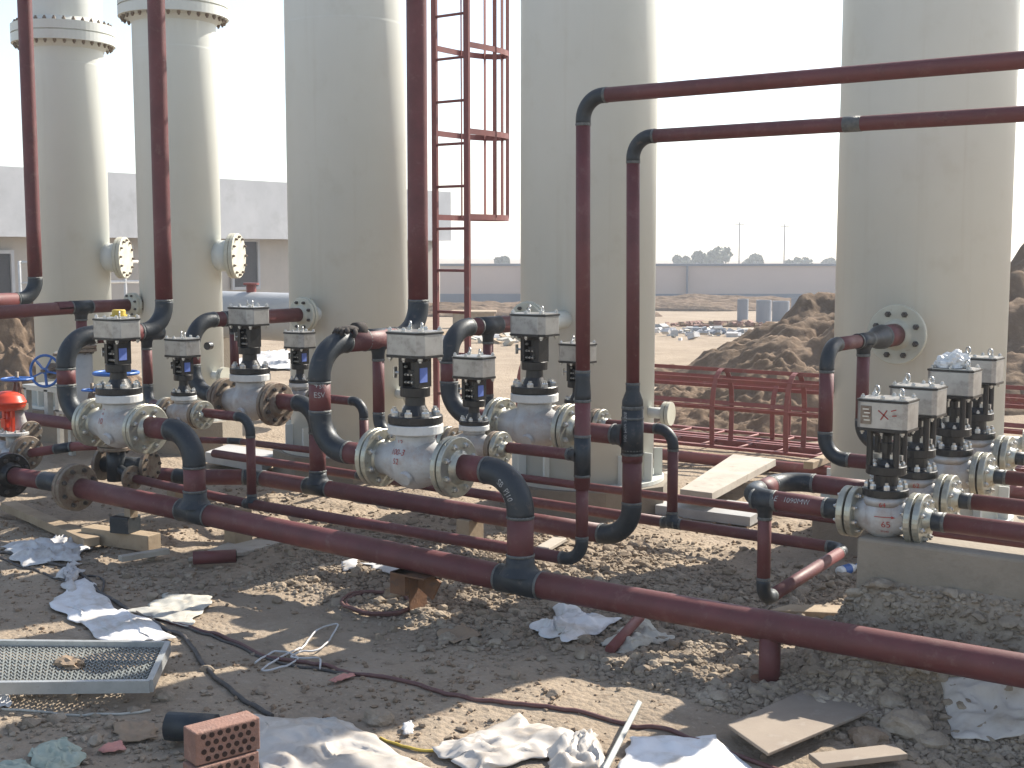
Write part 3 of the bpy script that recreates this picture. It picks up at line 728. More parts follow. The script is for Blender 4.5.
# outlet pipes of the column valves
def outlet(label, i, r):
    x, y, z = VP[i]; t = thing('outlet_pipe', label, 'pipe', (x + .2, y, 0), 'outlet pipes running out to the right')
    a = Vector((x + .16, y, z)); dark(t, a, a + Vector((.07, 0, 0)), r); run(t, a + Vector((.07, 0, 0)), (1.2, y, z - .008), r); return t
outlet('red outlet pipe of the front valve marked 65, lowest of four at right edge', 0, .036)
outlet('red outlet pipe of the second column valve at right edge', 1, .032)
outlet('red outlet pipe of the third column valve at right edge', 2, .031)
outlet('red outlet pipe of the rearmost column valve, topmost of four at right edge', 3, .030)
# U shaped inlet between the first two
t = thing('inlet_pipe', 'red U-shaped pipe with two black bends joining the front two column valves', 'pipe', (-2.3, 4.8, 0))
ux = -2.335
pipe(t, [(VP[0][0] - .16, 4.8, V1z), (ux, 4.8, V1z + .006), (ux, 5.2, .642), (VP[1][0] - .16, 5.2, .640)], .040, .12)
dark(t, (VP[0][0] - .16, 4.8, V1z), (VP[0][0] - .24, 4.8, V1z), .040)
tee(t, (drs.x, 4.8, V1z), (1, 0, 0), (0, 0, -1), .039, rD, L=.05, Lb=.075)
lettering('→E   1090MW', .030, lambda x, y: Vector((-2.12 + x, 4.8 - .0416 * math.cos(.2 + y / .041), V1z + .003 + .0416 * math.sin(.2 + y / .041))), M_chalk, t, 'chalk_marking')
# feed from the right tower
t = thing('feed_pipe', 'red pipe from the widest tower with two drops to the rear column valves', 'pipe', (-2.31, 5.6, 0))
un = -2.318; vN = on_x(897, 327, un).y; zN = 1.215
run(t, (un, vN, zN), (un, 6.30, zN), .058); reducer(t, (un, 6.30, zN), (un, 6.12, zN - .004), .058, .036)
tee(t, (un, 6.05, zN - .004), (0, 1, 0), (0, 0, -1), .036, .031, L=.08)
pipe(t, [(un, 6.0, zN - .004), (un, 5.60, zN - .004), (un, 5.60, .69), (VP[2][0] - .14, 5.60, .69)], .033, .10)
pipe(t, [(un, 6.05, zN - .05), (un, 6.05, .702), (VP[3][0] - .14, 6.05, .702)], .031, .10)
flange(t, (un, vN, zN), (0, -1, 0), .155, .058, .026, 8, M_flg_cream, M_boltd)

# ------------------------------------------------------------------ towers
def tower(label, x, y, r, zf=None, noz=None, man=None, base=.17):
    t = thing('adsorption_tower', label, 'tower', (x, y, base - .15), 'row of cream adsorption towers')
    H_ = 7.0
    mb = MB(); prof = [(r, base + .02)]
    z = base + .02
    seams = [0.92, 2.05, 3.35, 4.6, 5.8]
    prof.append((r, H_))
    mb.lathe(prof, (x, y, 0), n=72, smooth=True, cap0=True)
    mb.lathe([(max(1e-4, r * math.cos(i * math.pi / 16)), H_ + r * .55 * math.sin(i * math.pi / 16)) for i in range(9)], (x, y, 0), n=72, smooth=True, cap0=False)
    mb.lathe([(r - .0008, 3.25), (r + .0004, 3.27), (r - .0008, 3.29)], (x, y, 0), n=72, smooth=True, cap0=False, cap1=False)
    mb.build('shell', M_tower, t)
    mb = MB(); mb.lathe([(r + .07, base - .002), (r + .07, base + .022), (r + .004, base + .022)], (x, y, 0), n=56)
    for k in range(12):
        a = 2 * math.pi * k / 12; d = Vector((math.cos(a), math.sin(a), 0)); p = Vector((x, y, 0)) + d * (r + .03)
        mb.box(p + Vector((0, 0, base + .11)), (.055, .012, .18), Matrix.Rotation(a, 3, 'Z'))
    mb.build('base_ring', M_tower, t)
    mb = MB(); mb.lathe([(r + .14, base - .5), (r + .14, base - .004)], (x, y, 0), (0, 0, 1), 8); mb.build('foundation', M_conc, t)
    if zf:
        mb = MB(); mb.lathe([(r, zf - .13), (r + .03, zf - .085), (r + .105, zf - .08), (r + .105, zf - .006), (r + .09, zf - .005), (r + .09, zf + .005), (r + .105, zf + .006), (r + .105, zf + .08), (r + .03, zf + .085), (r, zf + .13)], (x, y, 0), n=72, cap0=False, cap1=False)
        for k in range(32):
            a = 2 * math.pi * k / 32; p = Vector((x + (r + .072) * math.cos(a), y + (r + .072) * math.sin(a), zf))
            hexbolt(mb, p + Vector((0, 0, .08)), (0, 0, 1), .016, .022, 1); hexbolt(mb, p - Vector((0, 0, .08)), (0, 0, -1), .016, .022, 1)
        mb.build('girth_flange', [M_tower, M_flg_rust], t)
    if noz:
        u, z, rr = noz[:3]; mb = MB(); yy = y - math.sqrt(max(.01, r * r - (u - x) ** 2)); fy = min(yy - .05, noz_v(noz, y, r))
        mb.lathe([(rr * 1.1, 0), (rr * 1.1, yy + .1 - fy - .05)], (u, yy + .1, z), (0, -1, 0), 24, 0, True)
        flange_mesh(mb, (u, fy - .0, z), (0, 1, 0), rr * 2.5, rr, .026, 8, 1, mi=1, bi=2)
        mb.build('nozzle', [M_tower, M_flg_cream, M_boltd], t)
    if man:
        z, rr, ang = man; d = Vector((math.cos(ang), math.sin(ang), 0)); c = Vector((x, y, z)) + d * (r - .05); mb = MB()
        L_ = .18
        mb.lathe([(rr, 0), (rr, L_)], c, d, 28, 0, True)
        mb.lathe([(rr * 1.42, L_ - .03), (rr * 1.45, L_ - .025), (rr * 1.45, L_)], c, d, 36, 1); mb.lathe([(rr * 1.4, L_), (rr * 1.4, L_ + .005)], c, d, 36, 2); mb.lathe([(rr * 1.45, L_ + .005), (rr * 1.45, L_ + .034), (rr * 1.42, L_ + .038)], c, d, 36, 1)
        q = Vector((0, 0, 1)).rotation_difference(d).to_matrix()
        for k in range(12):
            a = 2 * math.pi * k / 12; p = c + d * (L_ + .037) + q @ Vector((rr * 1.22 * math.cos(a), rr * 1.22 * math.sin(a), 0)); hexbolt(mb, p, d, rr * .09, rr * .12, 2)
        mb.build('manway', [M_tower, M_flg_cream, M_flg_rust], t)
    return t
def noz_v(noz, y, r): return noz[3] if len(noz) > 3 else y - r - .1
def small_drain(t, x, y, r, z, ang):
    d = Vector((math.cos(ang), math.sin(ang), 0)); c = Vector((x, y, z)) + d * (r - .03); mb = MB()
    mb.lathe([(.035, 0), (.035, .15)], c, d, 20, 0, True); mb.lathe([(.075, .13), (.075, .152)], c, d, 28, 1); mb.lathe([(.075, .158), (.075, .18)], c, d, 28, 1); mb.build('drain_nozzle', [M_tower, M_flg_cream], t)
T = {}
TV = 6.98
def txy(px, v): p = on_row(px, 250, v); return p.x
r5 = .455
T[5] = tower('cream tower at right, widest in view, behind the column valves', txy(922, 7.12), 7.12, .462, None, (un, zN, .058, vN + .028), None)
T[4] = tower('middle cream tower behind the two thin vertical risers', txy(588, TV), TV, .435, None, (-4.43, 1.222, .05, 6.187), (1.60, .10, 1.62))
T[3] = tower('cream tower left of the caged ladder', txy(348, TV), TV, .438, None, (-6.57, 1.195, .05, 6.447), None)
zf1 = on_row(62, 27, TV - .3).z; zf2 = on_row(172, -2, TV - .3).z
T[2] = tower('slim cream tower second from the left behind a red riser', txy(180, TV), TV, .335, zf2, None, (on_row(230, 256, TV).z, .128, .52), .25)
T[1] = tower('slim cream tower furthest left, bolted flange high on its shaft', txy(71, TV), TV, .335, zf1, None, (on_row(117, 258, TV).z, .128, .58), .25)
small_drain(T[4], T[4].location.x, TV, .435, .62, .15); small_drain(T[3], T[3].location.x, TV, .438, .60, .1); small_drain(T[2], T[2].location.x, TV, .335, .62, .1); small_drain(T[5], T[5].location.x, 7.12, .462, .60, .2)
# small black plug on the second tower
mb = MB(); p = on_row(206, 346, TV - .335); mb.lathe([(.03, 0), (.03, .05)], (p.x, TV - .29, p.z), (0.3, -1, 0), 16); mb.build('plug', M_black, T[2])
# weld bead marks
# clamp bracket on right tower: short stub behind the vertical drop
mb = MB(); p = on_row(840, 388, 6.9); mb.lathe([(.035, 0), (.035, .12), (.05, .12), (.05, .15)], (p.x + .06, p.y, p.z), (-1, -.1, 0), 18); mb.build('stub', M_flg_rust, T[5])

# header leaving the second tower towards the left
t = thing('feed_pipe', 'red pipe with black tee running from the second tower out past the left edge', 'pipe', (-8.5, 6, 0))
pt = on_row(133, 305, 6.62); u2 = pt.x; z2 = pt.z
run(t, (u2, 6.62, z2), (u2, 5.9, z2), .05); vt = on_x(81, 311, u2).y
tee(t, (u2, vt, z2), (0, 1, 0), (0, 0, -1), .05, .045, L=.09); run(t, (u2, vt, z2), (u2, 3.6, z2 - .05), .05)
flange(t, (u2, 6.60, z2), (0, -1, 0), .10, .05, .024, 8, M_flg_cream, M_boltd)
run(t, (u2, vt, z2 - .08), (u2, vt, z2 - .30), .042); flange(t, (u2, vt, z2 - .31), (0, 0, 1), .11, .042, .024, 8, M_flg_rust, M_boltd); flange(t, (u2, vt, z2 - .338), (0, 0, -1), .11, .042, .024, 8, M_flg_rust, M_boltd)
run(t, (u2, vt, z2 - .36), (u2, vt, .2), .075, M_concgrey)
# connect nozzle to tower 2
mb = MB(); mb.lathe([(.05, 0), (.05, .2)], (u2, 6.80, z2), (0, -1, 0), 20, 0, True); flange_mesh(mb, (u2, 6.626, z2), (0, 1, 0), .10, .05, .024, 8, 1, mi=1, bi=2); mb.build('nozzle', [M_tower, M_flg_cream, M_boltd], T[2])
# riser at far left
t = thing('riser_pipe', 'red vertical pipe at the left edge in front of the first tower', 'pipe', (-9.5, 6.3, 0))
r1 = on_row(36, 299, 6.3); u1 = r1.x
pipe(t, [(u1, 6.3, 7), (u1, 6.3, r1.z), (u1, 4.4, r1.z)], .058, .16)

# ------------------------------------------------------------------ left-hand valve cluster
def wheel(root, c, ax, rr, m=M_blue):
    mb = MB(); c = Vector(c); ax = Vector(ax).normalized(); q = Vector((0, 0, 1)).rotation_difference(ax).to_matrix()
    ring = [c + q @ Vector((rr * math.cos(a), rr * math.sin(a), 0)) for a in np.linspace(0, 2 * math.pi, 33)]
    mb.tube(ring, rr * .085, 10, caps=False)
    for k in range(5):
        a = 2 * math.pi * k / 5 + .3; mb.bar(c, c + q @ Vector((rr * math.cos(a), rr * math.sin(a), 0)), rr * .16, rr * .10)
    mb.lathe([(rr * .2, -rr * .12), (rr * .2, rr * .12)], c, ax, 16); return mb.build('handwheel', m, root)
def gate_valve(label, base, axis_d, stem_ax, wh, wr, rb=.07):
    t = thing('gate_valve', label, 'valve', (base[0], base[1], 0)); base = Vector(base); sa = Vector(stem_ax).normalized(); ad = Vector(axis_d)
    mb = MB(); mb.lathe([(rb * .9, -.1), (rb, -.02), (rb, .06), (rb * .7, .12), (rb * .7, .15)], base, sa, 24, 0, True); mb.tube([base - ad * .13, base + ad * .13], rb * .75, 20); mb.build('body', M_body, t)
    for s_ in (-1, 1): mb = MB(); flange_mesh(mb, base + ad * .14 * s_, ad * s_, rb * 1.5, rb * .7, .022, 8, 0); mb.build('flange', [M_flg_rust, M_bolt], t)
    mb = MB(); mb.lathe([(rb * 1.2, .15), (rb * 1.2, .19)], base, sa, 24); mb.build('bonnet', M_flg_rust, t)
    mb = MB(); o1 = sa.orthogonal().normalized()
    for s_ in (-1, 1): mb.bar(base + sa * .18 + o1 * s_ * rb * .8, base + sa * (wh - .02) + o1 * s_ * rb * .3, .018, .018)
    mb.tube([base + sa * .16, base + sa * (wh + .05)], .012, 10); mb.build('yoke', M_flg_rust, t)
    wheel(t, base + sa * wh, sa, wr); return t
pw = on_row(45, 371, 6.0); ax = Vector((.45, -.88, .1)).normalized()
gate_valve('gate valve with an upright blue handwheel facing the camera at left', pw - ax * .30, (0, 0, 1), ax, .30, .125, .055)
pw = on_row(17, 379, 5.0); gate_valve('gate valve at left edge with a level blue handwheel above the red actuator', (pw.x, pw.y, pw.z - .36), (1, 0, 0), (0, 0, 1), .36, .10, .055)
pw = on_row(116, 373, 5.6); gate_valve('gate valve with level blue handwheel behind the valve with the yellow cap', (pw.x, pw.y, pw.z - .38), (1, 0, 0), (0, 0, 1), .38, .15, .06)
pw = on_row(92, 390, 5.5); gate_valve('gate valve with small blue handwheel left of the valve with the yellow cap', (pw.x, pw.y, pw.z - .30), (1, 0, 0), (0, 0, 1), .30, .07, .045)
# steel frame box
t = thing('steel_frame', 'grey steel frame stand under the upright blue handwheel', 'stand', (-7.9, 6.1, 0))
a = on_row(28, 415, 6.1); b = on_row(70, 392, 6.1); mb = MB()
for x in (a.x, (a.x + b.x) / 2, b.x):
    for y in (6.1, 6.4): mb.box((x, y, (a.z + b.z) / 2), (.05, .05, b.z - a.z))
for z in (a.z, b.z):
    for y in (6.1, 6.4): mb.box(((a.x + b.x) / 2, y, z), (b.x - a.x + .05, .05, .03))
mb.box(((a.x + b.x) / 2, 6.25, b.z + .02), (b.x - a.x + .06, .36, .012)); mb.build('frame', M_galv, t)
for x in (a.x, b.x):
    for y in (6.1, 6.4): mb = MB(); mb.box((x, y, a.z / 2), (.04, .04, a.z)); mb.build('leg', M_galv, t)
# low red pipe at left
t = thing('pipe', 'red pipe running low behind the blue handwheels at far left', 'pipe', (-8, 6, 0)); p = on_row(50, 421, 5.9)
run(t, (p.x - 1.2, 5.9, p.z), (p.x + .75, 5.9, p.z), .048)
# orange actuator valve at left edge
o_ = on_row(14, 448, 4.9)
t = thing('diaphragm_valve', 'grey valve with a bright orange-red domed actuator at the left edge', 'valve', (o_.x, o_.y, 0)); cx, cy, cz = o_
cx -= .0
mb = MB(); mb.lathe([(.075, -.06), (.09, 0), (.08, .05), (.06, .06)], (cx, cy, cz - .06), n=28, smooth=True); mb.lathe([(.055, 0), (.06, .12)], (cx, cy, cz - .02), (1, 0, 0), 24, 0, True); mb.lathe([(.05, 0), (.05, .11)], (cx, cy, cz), (0, 0, 1), 24, 0, True); mb.lathe([(.055, 0), (.06, .2)], (cx, cy, cz - .02), (-1, 0, 0), 24, 0, True); mb.build('body', M_body, t)
mb = MB(); flange_mesh(mb, (cx, cy, cz + .10), (0, 0, 1), .10, .05, .022, 8, 0); mb.build('top_flange', [M_body, M_bolt], t)
mb = MB(); flange_mesh(mb, (cx + .13, cy, cz - .02), (1, 0, 0), .115, .03, .024, 8, 0); flange_mesh(mb, (cx + .157, cy, cz - .02), (1, 0, 0), .115, .03, .024, 8, 1); mb.build('flange', [M_flg_rust, M_bolt], t)
ox = cx - .05
mb = MB(); mb.lathe([(.02, .245), (.10, .26), (.115, .29), (.115, .30), (.12, .302), (.12, .315), (.115, .318), (.10, .35), (.05, .38), (.001, .385)], (ox, cy, cz), n=36, smooth=True); mb.build('actuator_dome', M_orange, t)
mb = MB()
for sx in (-1, 1): mb.bar((ox + sx * .045, cy, cz + .11), (ox + sx * .05, cy, cz + .26), .025, .02)
mb.tube([(ox, cy, cz + .1), (ox, cy, cz + .26)], .014, 10); mb.box((ox, cy - .03, cz + .17), (.05, .03, .06)); mb.build('yoke', M_orange, t)
# small pipe from its flange
t = thing('pipe', 'short dusty red branch pipe between the orange actuator valve and the flanged cross', 'pipe', (o_.x + .3, o_.y, 0))
q0 = Vector((cx + .17, cy, cz - .02)); q1 = on_row(90, 444, 5.05); run(t, q0, q0.lerp(q1, .45), .03, M_red2); dark(t, q0.lerp(q1, .45), q0.lerp(q1, .7), .032); run(t, q0.lerp(q1, .7), q1 + Vector((.12, .03, 0)), .03, M_red2)
qm = q0.lerp(q1, .55); run(t, qm, qm + Vector((.30, .45, .10)), .025, M_flg_rust)
# flanged cross beneath the left valve
cc = on_row(116, 466, 4.78); t = thing('flanged_cross', 'dark flanged pipe cross under the left valve with four bolted rusty flanges', 'fitting', (cc.x, cc.y, 0))
mb = MB(); mb.tube([cc + Vector((0, 0, -.09)), cc + Vector((0, 0, .13))], .055, SEG); mb.tube([cc + Vector((-.13, .0, .0)), cc + Vector((.16, .12, .0))], .05, SEG); mb.tube([cc, Vector((-6.33, vB, .285))], .028, SEG); mb.build('body', M_fit, t)
for c_, d_, rr, in ((Vector((-.13, 0, 0)), Vector((-1, -.3, 0)), .10), (Vector((.17, .12, 0)), Vector((1, .3, 0)), .10), (Vector((0, 0, .14)), Vector((0, 0, 1)), .105), (Vector((0, 0, .112)), Vector((0, 0, -1)), .105)):
    flange(t, cc + c_, d_, rr, .04, .024, 8, M_flg_rust, M_boltd, hub=0)

# cap and glove and bag: lie on other things
mb = MB(); p = vG1L.location + Vector((.02, -.0, .603)); mb.lathe([(.036, 0), (.036, .032), (.031, .036)], p, n=20); mb.lathe([(.044, 0), (.044, .008)], p, n=20)
tag(mb.build('plug_cap', M_yellow, loc=p), 'yellow plastic cap on top of the far left actuator', 'cap')

def blob_mesh(name, c, size, m, seed, sub=3, amp=.35, freq=3.0, flat=.3, label='', cat=''):
    import bmesh
    from mathutils import noise as mn
    bm = bmesh.new(); bmesh.ops.create_icosphere(bm, subdivisions=sub, radius=1)
    for v in bm.verts:
        d = v.co.normalized(); n = mn.fractal(d * freq + Vector((seed, seed * 2, 0)), 1.0, 2.0, 4); n2 = mn.noise(d * freq * 2.5 + Vector((0, seed, 3)))
        v.co = d * (1 + amp * n + amp * .45 * abs(n2)); v.co = Vector((v.co.x * size[0], v.co.y * size[1], v.co.z * size[2]))
        if v.co.z < -size[2] * flat: v.co.z = -size[2] * flat
    me = bpy.data.meshes.new(name); bm.to_mesh(me); bm.free(); me.materials.append(m)
    o = bpy.data.objects.new(name, me); COL.objects.link(o); o.location = Vector(c) + Vector((0, 0, size[2] * flat))
    if label: tag(o, label, cat)
    return o
# glove on the front loop elbow
g = on_row(350, 333, 4.56); t = thing('work_glove', 'dark dirty work glove draped over the black elbow with chalk letters', 'glove', (-4.345, 4.55, 1.258))
mb = MB(); c = Vector((-4.345, 4.56, 1.262)); mb.sphere(c + Vector((0, 0, .004)), .045, 14, 10, 0, (.95, 1.35, .42))
for k in range(4):
    a = c + Vector((.012 + .018 * (k - 1.5), -.05 + .0 * k, .0)); e = a + Vector((.02 + .012 * (k - 1.5), -.055 + .008 * abs(k - 1.5), -.014 + .006 * (k % 2)))
    mb.tube([a, a.lerp(e, .5) + Vector((0, 0, .012)), e], .011, 8, radii=[.012, .0115, .009])
mb.tube([c + Vector((.03, .01, .0)), c + Vector((.06, -.015, -.012)), c + Vector((.066, -.035, -.03))], .012, 8, radii=[.013, .012, .009])
mb.build('palm_and_fingers', M_glove, t)
mb = MB(); mb.lathe([(.034, 0), (.037, .03), (.04, .06), (.038, .062)], c + Vector((0, .035, .0)), (0, 1, -.08), 16, 0, True); mb.build('cuff', M_glove, t)
bag = blob_mesh('plastic_bag', Vector(VP[2]) + Vector((-.015, .0, .462)), (.066, .055, .055), M_bag, 5.0, 4, .42, 1.9, .15, 'crumpled clear plastic bag on the third column valve', 'bag')

# ------------------------------------------------------------------ curb, pads, supports
ce = on_row(856, 560, 4.69).x; mb = MB(); mb.box(((ce + 1) / 2, 4.79, .23), (1 - ce, .20, .64)); o = mb.build('concrete_curb', M_conc, bevel=.012, loc=(ce, 4.79, 0)); tag(o, 'low concrete curb under the front column valve at right', 'curb')
t = thing('pipe_support', 'rusty steel bracket propping the front header near the red hose coil', 'support', (-3.72, vA, 0)); px_ = on_row(415, 580, vA).x
mb = MB(); g0 = gz1(px_, vA) - .03; top = zA(px_) - rA
mb.box((px_, vA + .02, (g0 + top) / 2), (.008, .12, top - g0)); mb.box((px_ - .045, vA - .0, top - .05), (.09, .14, .1)); mb.box((px_ + .06, vA + .02, top - .05), (.12, .012, .1), Matrix.Rotation(.5, 3, 'Y')); mb.build('bracket', M_rust, t)
mb = MB(); mb.box((px_ + .02, vA, top - .004), (.2, .16, .008)); mb.build('top_plate', M_rust, t)
t = thing('pipe_support', 'short red stanchion post under the front header below the square bend', 'support', (-2.05, vA, 0)); x_ = on_row(770, 645, vA).x
mb = MB(); g0 = gz1(x_, vA) - .05; mb.tube([(x_, vA, g0), (x_, vA, zA(x_) - .02)], .04, SEG); mb.build('post', M_red, t); mb = MB(); mb.lathe([(.07, 0), (.07, .012)], (x_, vA, g0 + .045), n=24); mb.build('foot_plate', M_rust, t)
t = thing('pipe_support', 'stacked timber blocks under the left end of the front header', 'support', on_row(118, 540, vA)); x_ = on_row(120, 520, vA).x; t.location.z = 0
mb = MB(); mb.box((x_, vA, .055), (.5, .10, .09), Matrix.Rotation(.15, 3, 'Z')); mb.build('timber', M_wood, t, bevel=.004); mb = MB(); mb.box((x_ + .06, vA - .01, .145), (.12, .12, .09), Matrix.Rotation(.3, 3, 'Z')); mb.build('block', M_fit, t, bevel=.004)
mb = MB(); mb.box((x_ + .1, vA, .215), (.05, .05, .06)); mb.build('wedge', M_wood, t)
for i, (px, py, v, lab, r_) in enumerate(((238, 520, vB, 'small timber prop under the thin front pipe at left', rB), (178, 462, vC, 'timber block under the thick third row pipe at left', rC), (470, 520, vC, 'timber block under the thick third row pipe at centre', rC))):
    p = on_row(px, py, v); mb = MB(); g0 = -.03; mb.box((p.x, v, (g0 + .235 - r_) / 2), (.09, .13, .235 - r_ - g0)); o = mb.build('timber_prop', M_wood, bevel=.005, loc=(p.x, v, 0)); tag(o, lab, 'support', 'timber props under the pipes')

# ------------------------------------------------------------------ caged ladders
def caged_ladder(name, label, L, wd, depth, hoop_at, rungs, place, rs=.02):
    """local frame: ladder along +Z, width along X, cage towards +Y ; place maps local -> world"""
    o0 = place(Vector((0, 0, 0))); t = thing(name, label, 'ladder', o0)
    for sx in (-1, 1):
        mb = MB(); mb.bar(place(Vector((sx * wd / 2, 0, 0))), place(Vector((sx * wd / 2, 0, L))), .045, .022, up=(place(Vector((0, 1, 0))) - o0)); mb.build('stringer', M_red2, t)
    for z in rungs:
        mb = MB(); mb.tube([place(Vector((-wd / 2, 0, z))), place(Vector((wd / 2, 0, z)))], .010, 10); mb.build('rung', M_red2, t)
    arc = []
    for k in range(23):
        a = math.pi * k / 22; arc.append((-(wd / 2 + .06 * math.sin(a)) * math.cos(a) * (1 if True else 1), depth * (math.sin(a) ** .75)))
    for z in hoop_at:
        mb = MB(); pts = [Vector((x, y, z)) for x, y in arc]
        for i in range(len(pts) - 1):
            for dz in (0,):
                a, b = pts[i], pts[i + 1]; tn = (b - a).normalized(); nn = Vector((-tn.y, tn.x, 0)) * .003; h = Vector((0, 0, .02))
                vs = [a - nn - h, b - nn - h, b - nn + h, a - nn + h, a + nn - h, b + nn - h, b + nn + h, a + nn + h]
                mb.add([place(v) for v in vs], [(0, 1, 2, 3), (7, 6, 5, 4), (3, 2, 6, 7), (0, 4, 5, 1)])
        mb.build('hoop', M_red2, t)
    z0, z1 = min(hoop_at), max(hoop_at)
    for k in (3, 7, 11, 15, 19):
        x, y = arc[k]; mb = MB(); mb.bar(place(Vector((x * .985, y * .985, z0))), place(Vector((x * .985, y * .985, z1))), .03, .006, up=(place(Vector((-y, x, 0))) - o0)); mb.build('cage_strap', M_red2, t)
    return t
LV = 7.2
lx0 = on_row(435, 150, LV).x; lx1 = on_row(467, 150, LV).x; lcx = (lx0 + lx1) / 2
zr = [on_row(450, y, LV).z for y in (312, 270, 229, 186, 143, 101, 58, 15)]; dzr = (zr[-1] - zr[0]) / 7
zb = on_row(486, 218, LV + .4).z
caged_ladder('caged_ladder', 'red vertical ladder with a hooped safety cage between the two cream towers', 6.5, lx1 - lx0, .62, [zb + .60 * k for k in range(9)], [zr[0] + dzr * k for k in range(-2, 18)], lambda p: Vector((lcx, LV, .05)) + Vector((p.x, p.y, p.z if p.z < .2 else p.z - .05)))
# ladder lying on the ground at the right: its long axis along x, cage upwards
g0 = on_z(738, 449, .12)
on_x_hoop = on_row(712, 442, g0.y).x - (g0.x - 1.35)
ex = .8
caged_ladder('caged_ladder', 'red caged ladder lying on the ground in front of the earth mound, nearer of two', 5.2 + ex, .32, .60, [.05] + [on_x_hoop + ex + .62 * k for k in range(8)], [.2 + .32 * k for k in range(20)], lambda p: Vector((g0.x - 1.35 - ex + p.z, g0.y + .16 - p.x, .12 + p.y)))
caged_ladder('caged_ladder', 'red caged ladder lying on the ground close behind another one, farther of two', 6.0, .30, .48, [.05] + [on_x_hoop + 1.25 + .70 * k for k in range(6)], [.2 + .32 * k for k in range(18)], lambda p: Vector((g0.x - 2.4 + p.z, g0.y + .82 - p.x, .10 + p.y)))
mb = MB(); mb.bar((g0.x - 2.0, g0.y + .48, .09), (g0.x + 4.2, g0.y + .48, .09), .06, .06)
tag(mb.build('steel_beam', M_red2, loc=(g0.x, g0.y + .48, 0)), 'red steel beam lying between the two caged ladders on the ground', 'beam')
mb = MB(); mb.tube([(g0.x - 1.4, g0.y - .25, .06), (g0.x + 3.8, g0.y - .22, .06)], .045, 16)
tag(mb.build('pipe', M_red2, loc=(g0.x, g0.y - .25, 0)), 'loose dusty red pipe lying on the ground beside the caged ladder', 'pipe')

# ------------------------------------------------------------------ background
# building whose long wall runs away from the camera
bx = -32.7
def bw(px, py): return on_x(px, py, bx)
yA, yB = -2.0, bw(447, 196).y
ztop = 3.95; zfas = bw(40, 237).z
t = thing('concrete_building', 'long low grey concrete building with dark openings behind the left towers', 'building', (bx, yA, -1))
mb = MB(); mb.box((bx - 4.1, (yA + yB) / 2, (zfas + ztop) / 2), (8.6, yB - yA, ztop - zfas)); mb.build('fascia', M_build, t)
mb = MB(); mb.box((bx - 4.5, (yA + yB) / 2 - .05, (zfas - 2) / 2), (8, yB - yA - .3, zfas + 2.0 - .004)); mb.build('wall', M_build2, t)
for a, b, c, d in ((-60, 252, 22, 306), (240, 240, 267, 288), (133, 246, 140, 262)):
    p0 = bw(a, b); p1 = bw(c, d); mb = MB(); mb.box((bx - .47, (p0.y + p1.y) / 2, (p0.z + p1.z) / 2), (.1, p1.y - p0.y, p0.z - p1.z)); op = mb.build('opening', M_dark, t)
    mb = MB(); w_ = p1.y - p0.y; h_ = p0.z - p1.z
    for y in (p0.y, p1.y): mb.box((bx - .4, y, (p0.z + p1.z) / 2), (.08, .10, h_ + .1))
    for z in (p0.z, p1.z): mb.box((bx - .395, (p0.y + p1.y) / 2, z), (.08, w_ - .1, .10))
    mb.build('frame', M_build, op)
# white railings in front of it
t = thing('railing', 'pale metal railing in front of the building between the slim towers', 'railing', (-20, 9, -.2))
ra = on_row(20, 276, 8.9); rb_ = on_row(145, 276, 10.4)
mb = MB()
for z in (1.0, 1.25, 1.5): mb.tube([(ra.x, ra.y, z), (rb_.x, rb_.y, z)], .02, 8)
mb.build('rail', M_white, t); mb = MB()
for k in range(7): q = ra.lerp(rb_, k / 6); mb.tube([(q.x, q.y, -.3), (q.x, q.y, 1.52)], .02, 8)
mb.build('post', M_white, t)
# boundary wall
wd_ = 64.0
def far(px, py, d): r_ = ray(px, py); return EYE + r_ * d
wa = far(440, 266, wd_); wb = far(1300, 266, wd_); zt = wa.z; dirw = (wb - wa); dirw.z = 0; Lw = dirw.length; dirw.normalize(); rotw = Matrix((dirw, Vector((-dirw.y, dirw.x, 0)), Vector((0, 0, 1)))).transposed()
zb_ = -1.15; zm = zb_ + .62
t = thing('boundary_wall', 'long pale boundary wall with a grey base on the far side of the site', 'wall', (wa + wb) / 2); t.location.z = zb_
cw = (wa + wb) / 2
mb = MB(); mb.box((cw.x, cw.y, (zm + zt) / 2), (Lw, .24, zt - zm), rotw); mb.build('wall_panel', M_wall, t)
mb = MB(); mb.box((cw.x, cw.y, (zb_ + zm) / 2 - .002), (Lw, .34, zm - zb_), rotw); mb.build('wall_base', M_wallbase, t)
mb = MB(); mb.box((cw.x, cw.y, zt + .06), (Lw, .36, .12), rotw); mb.build('coping', M_wallbase, t)
for px in (525, 687, 850, 1012):
    p = far(px, 285, wd_ - .2); mb = MB(); mb.box((p.x, p.y, (zm + zt) / 2), (.08, .2, zt - zm), rotw); mb.build('joint', M_wallbase, t)
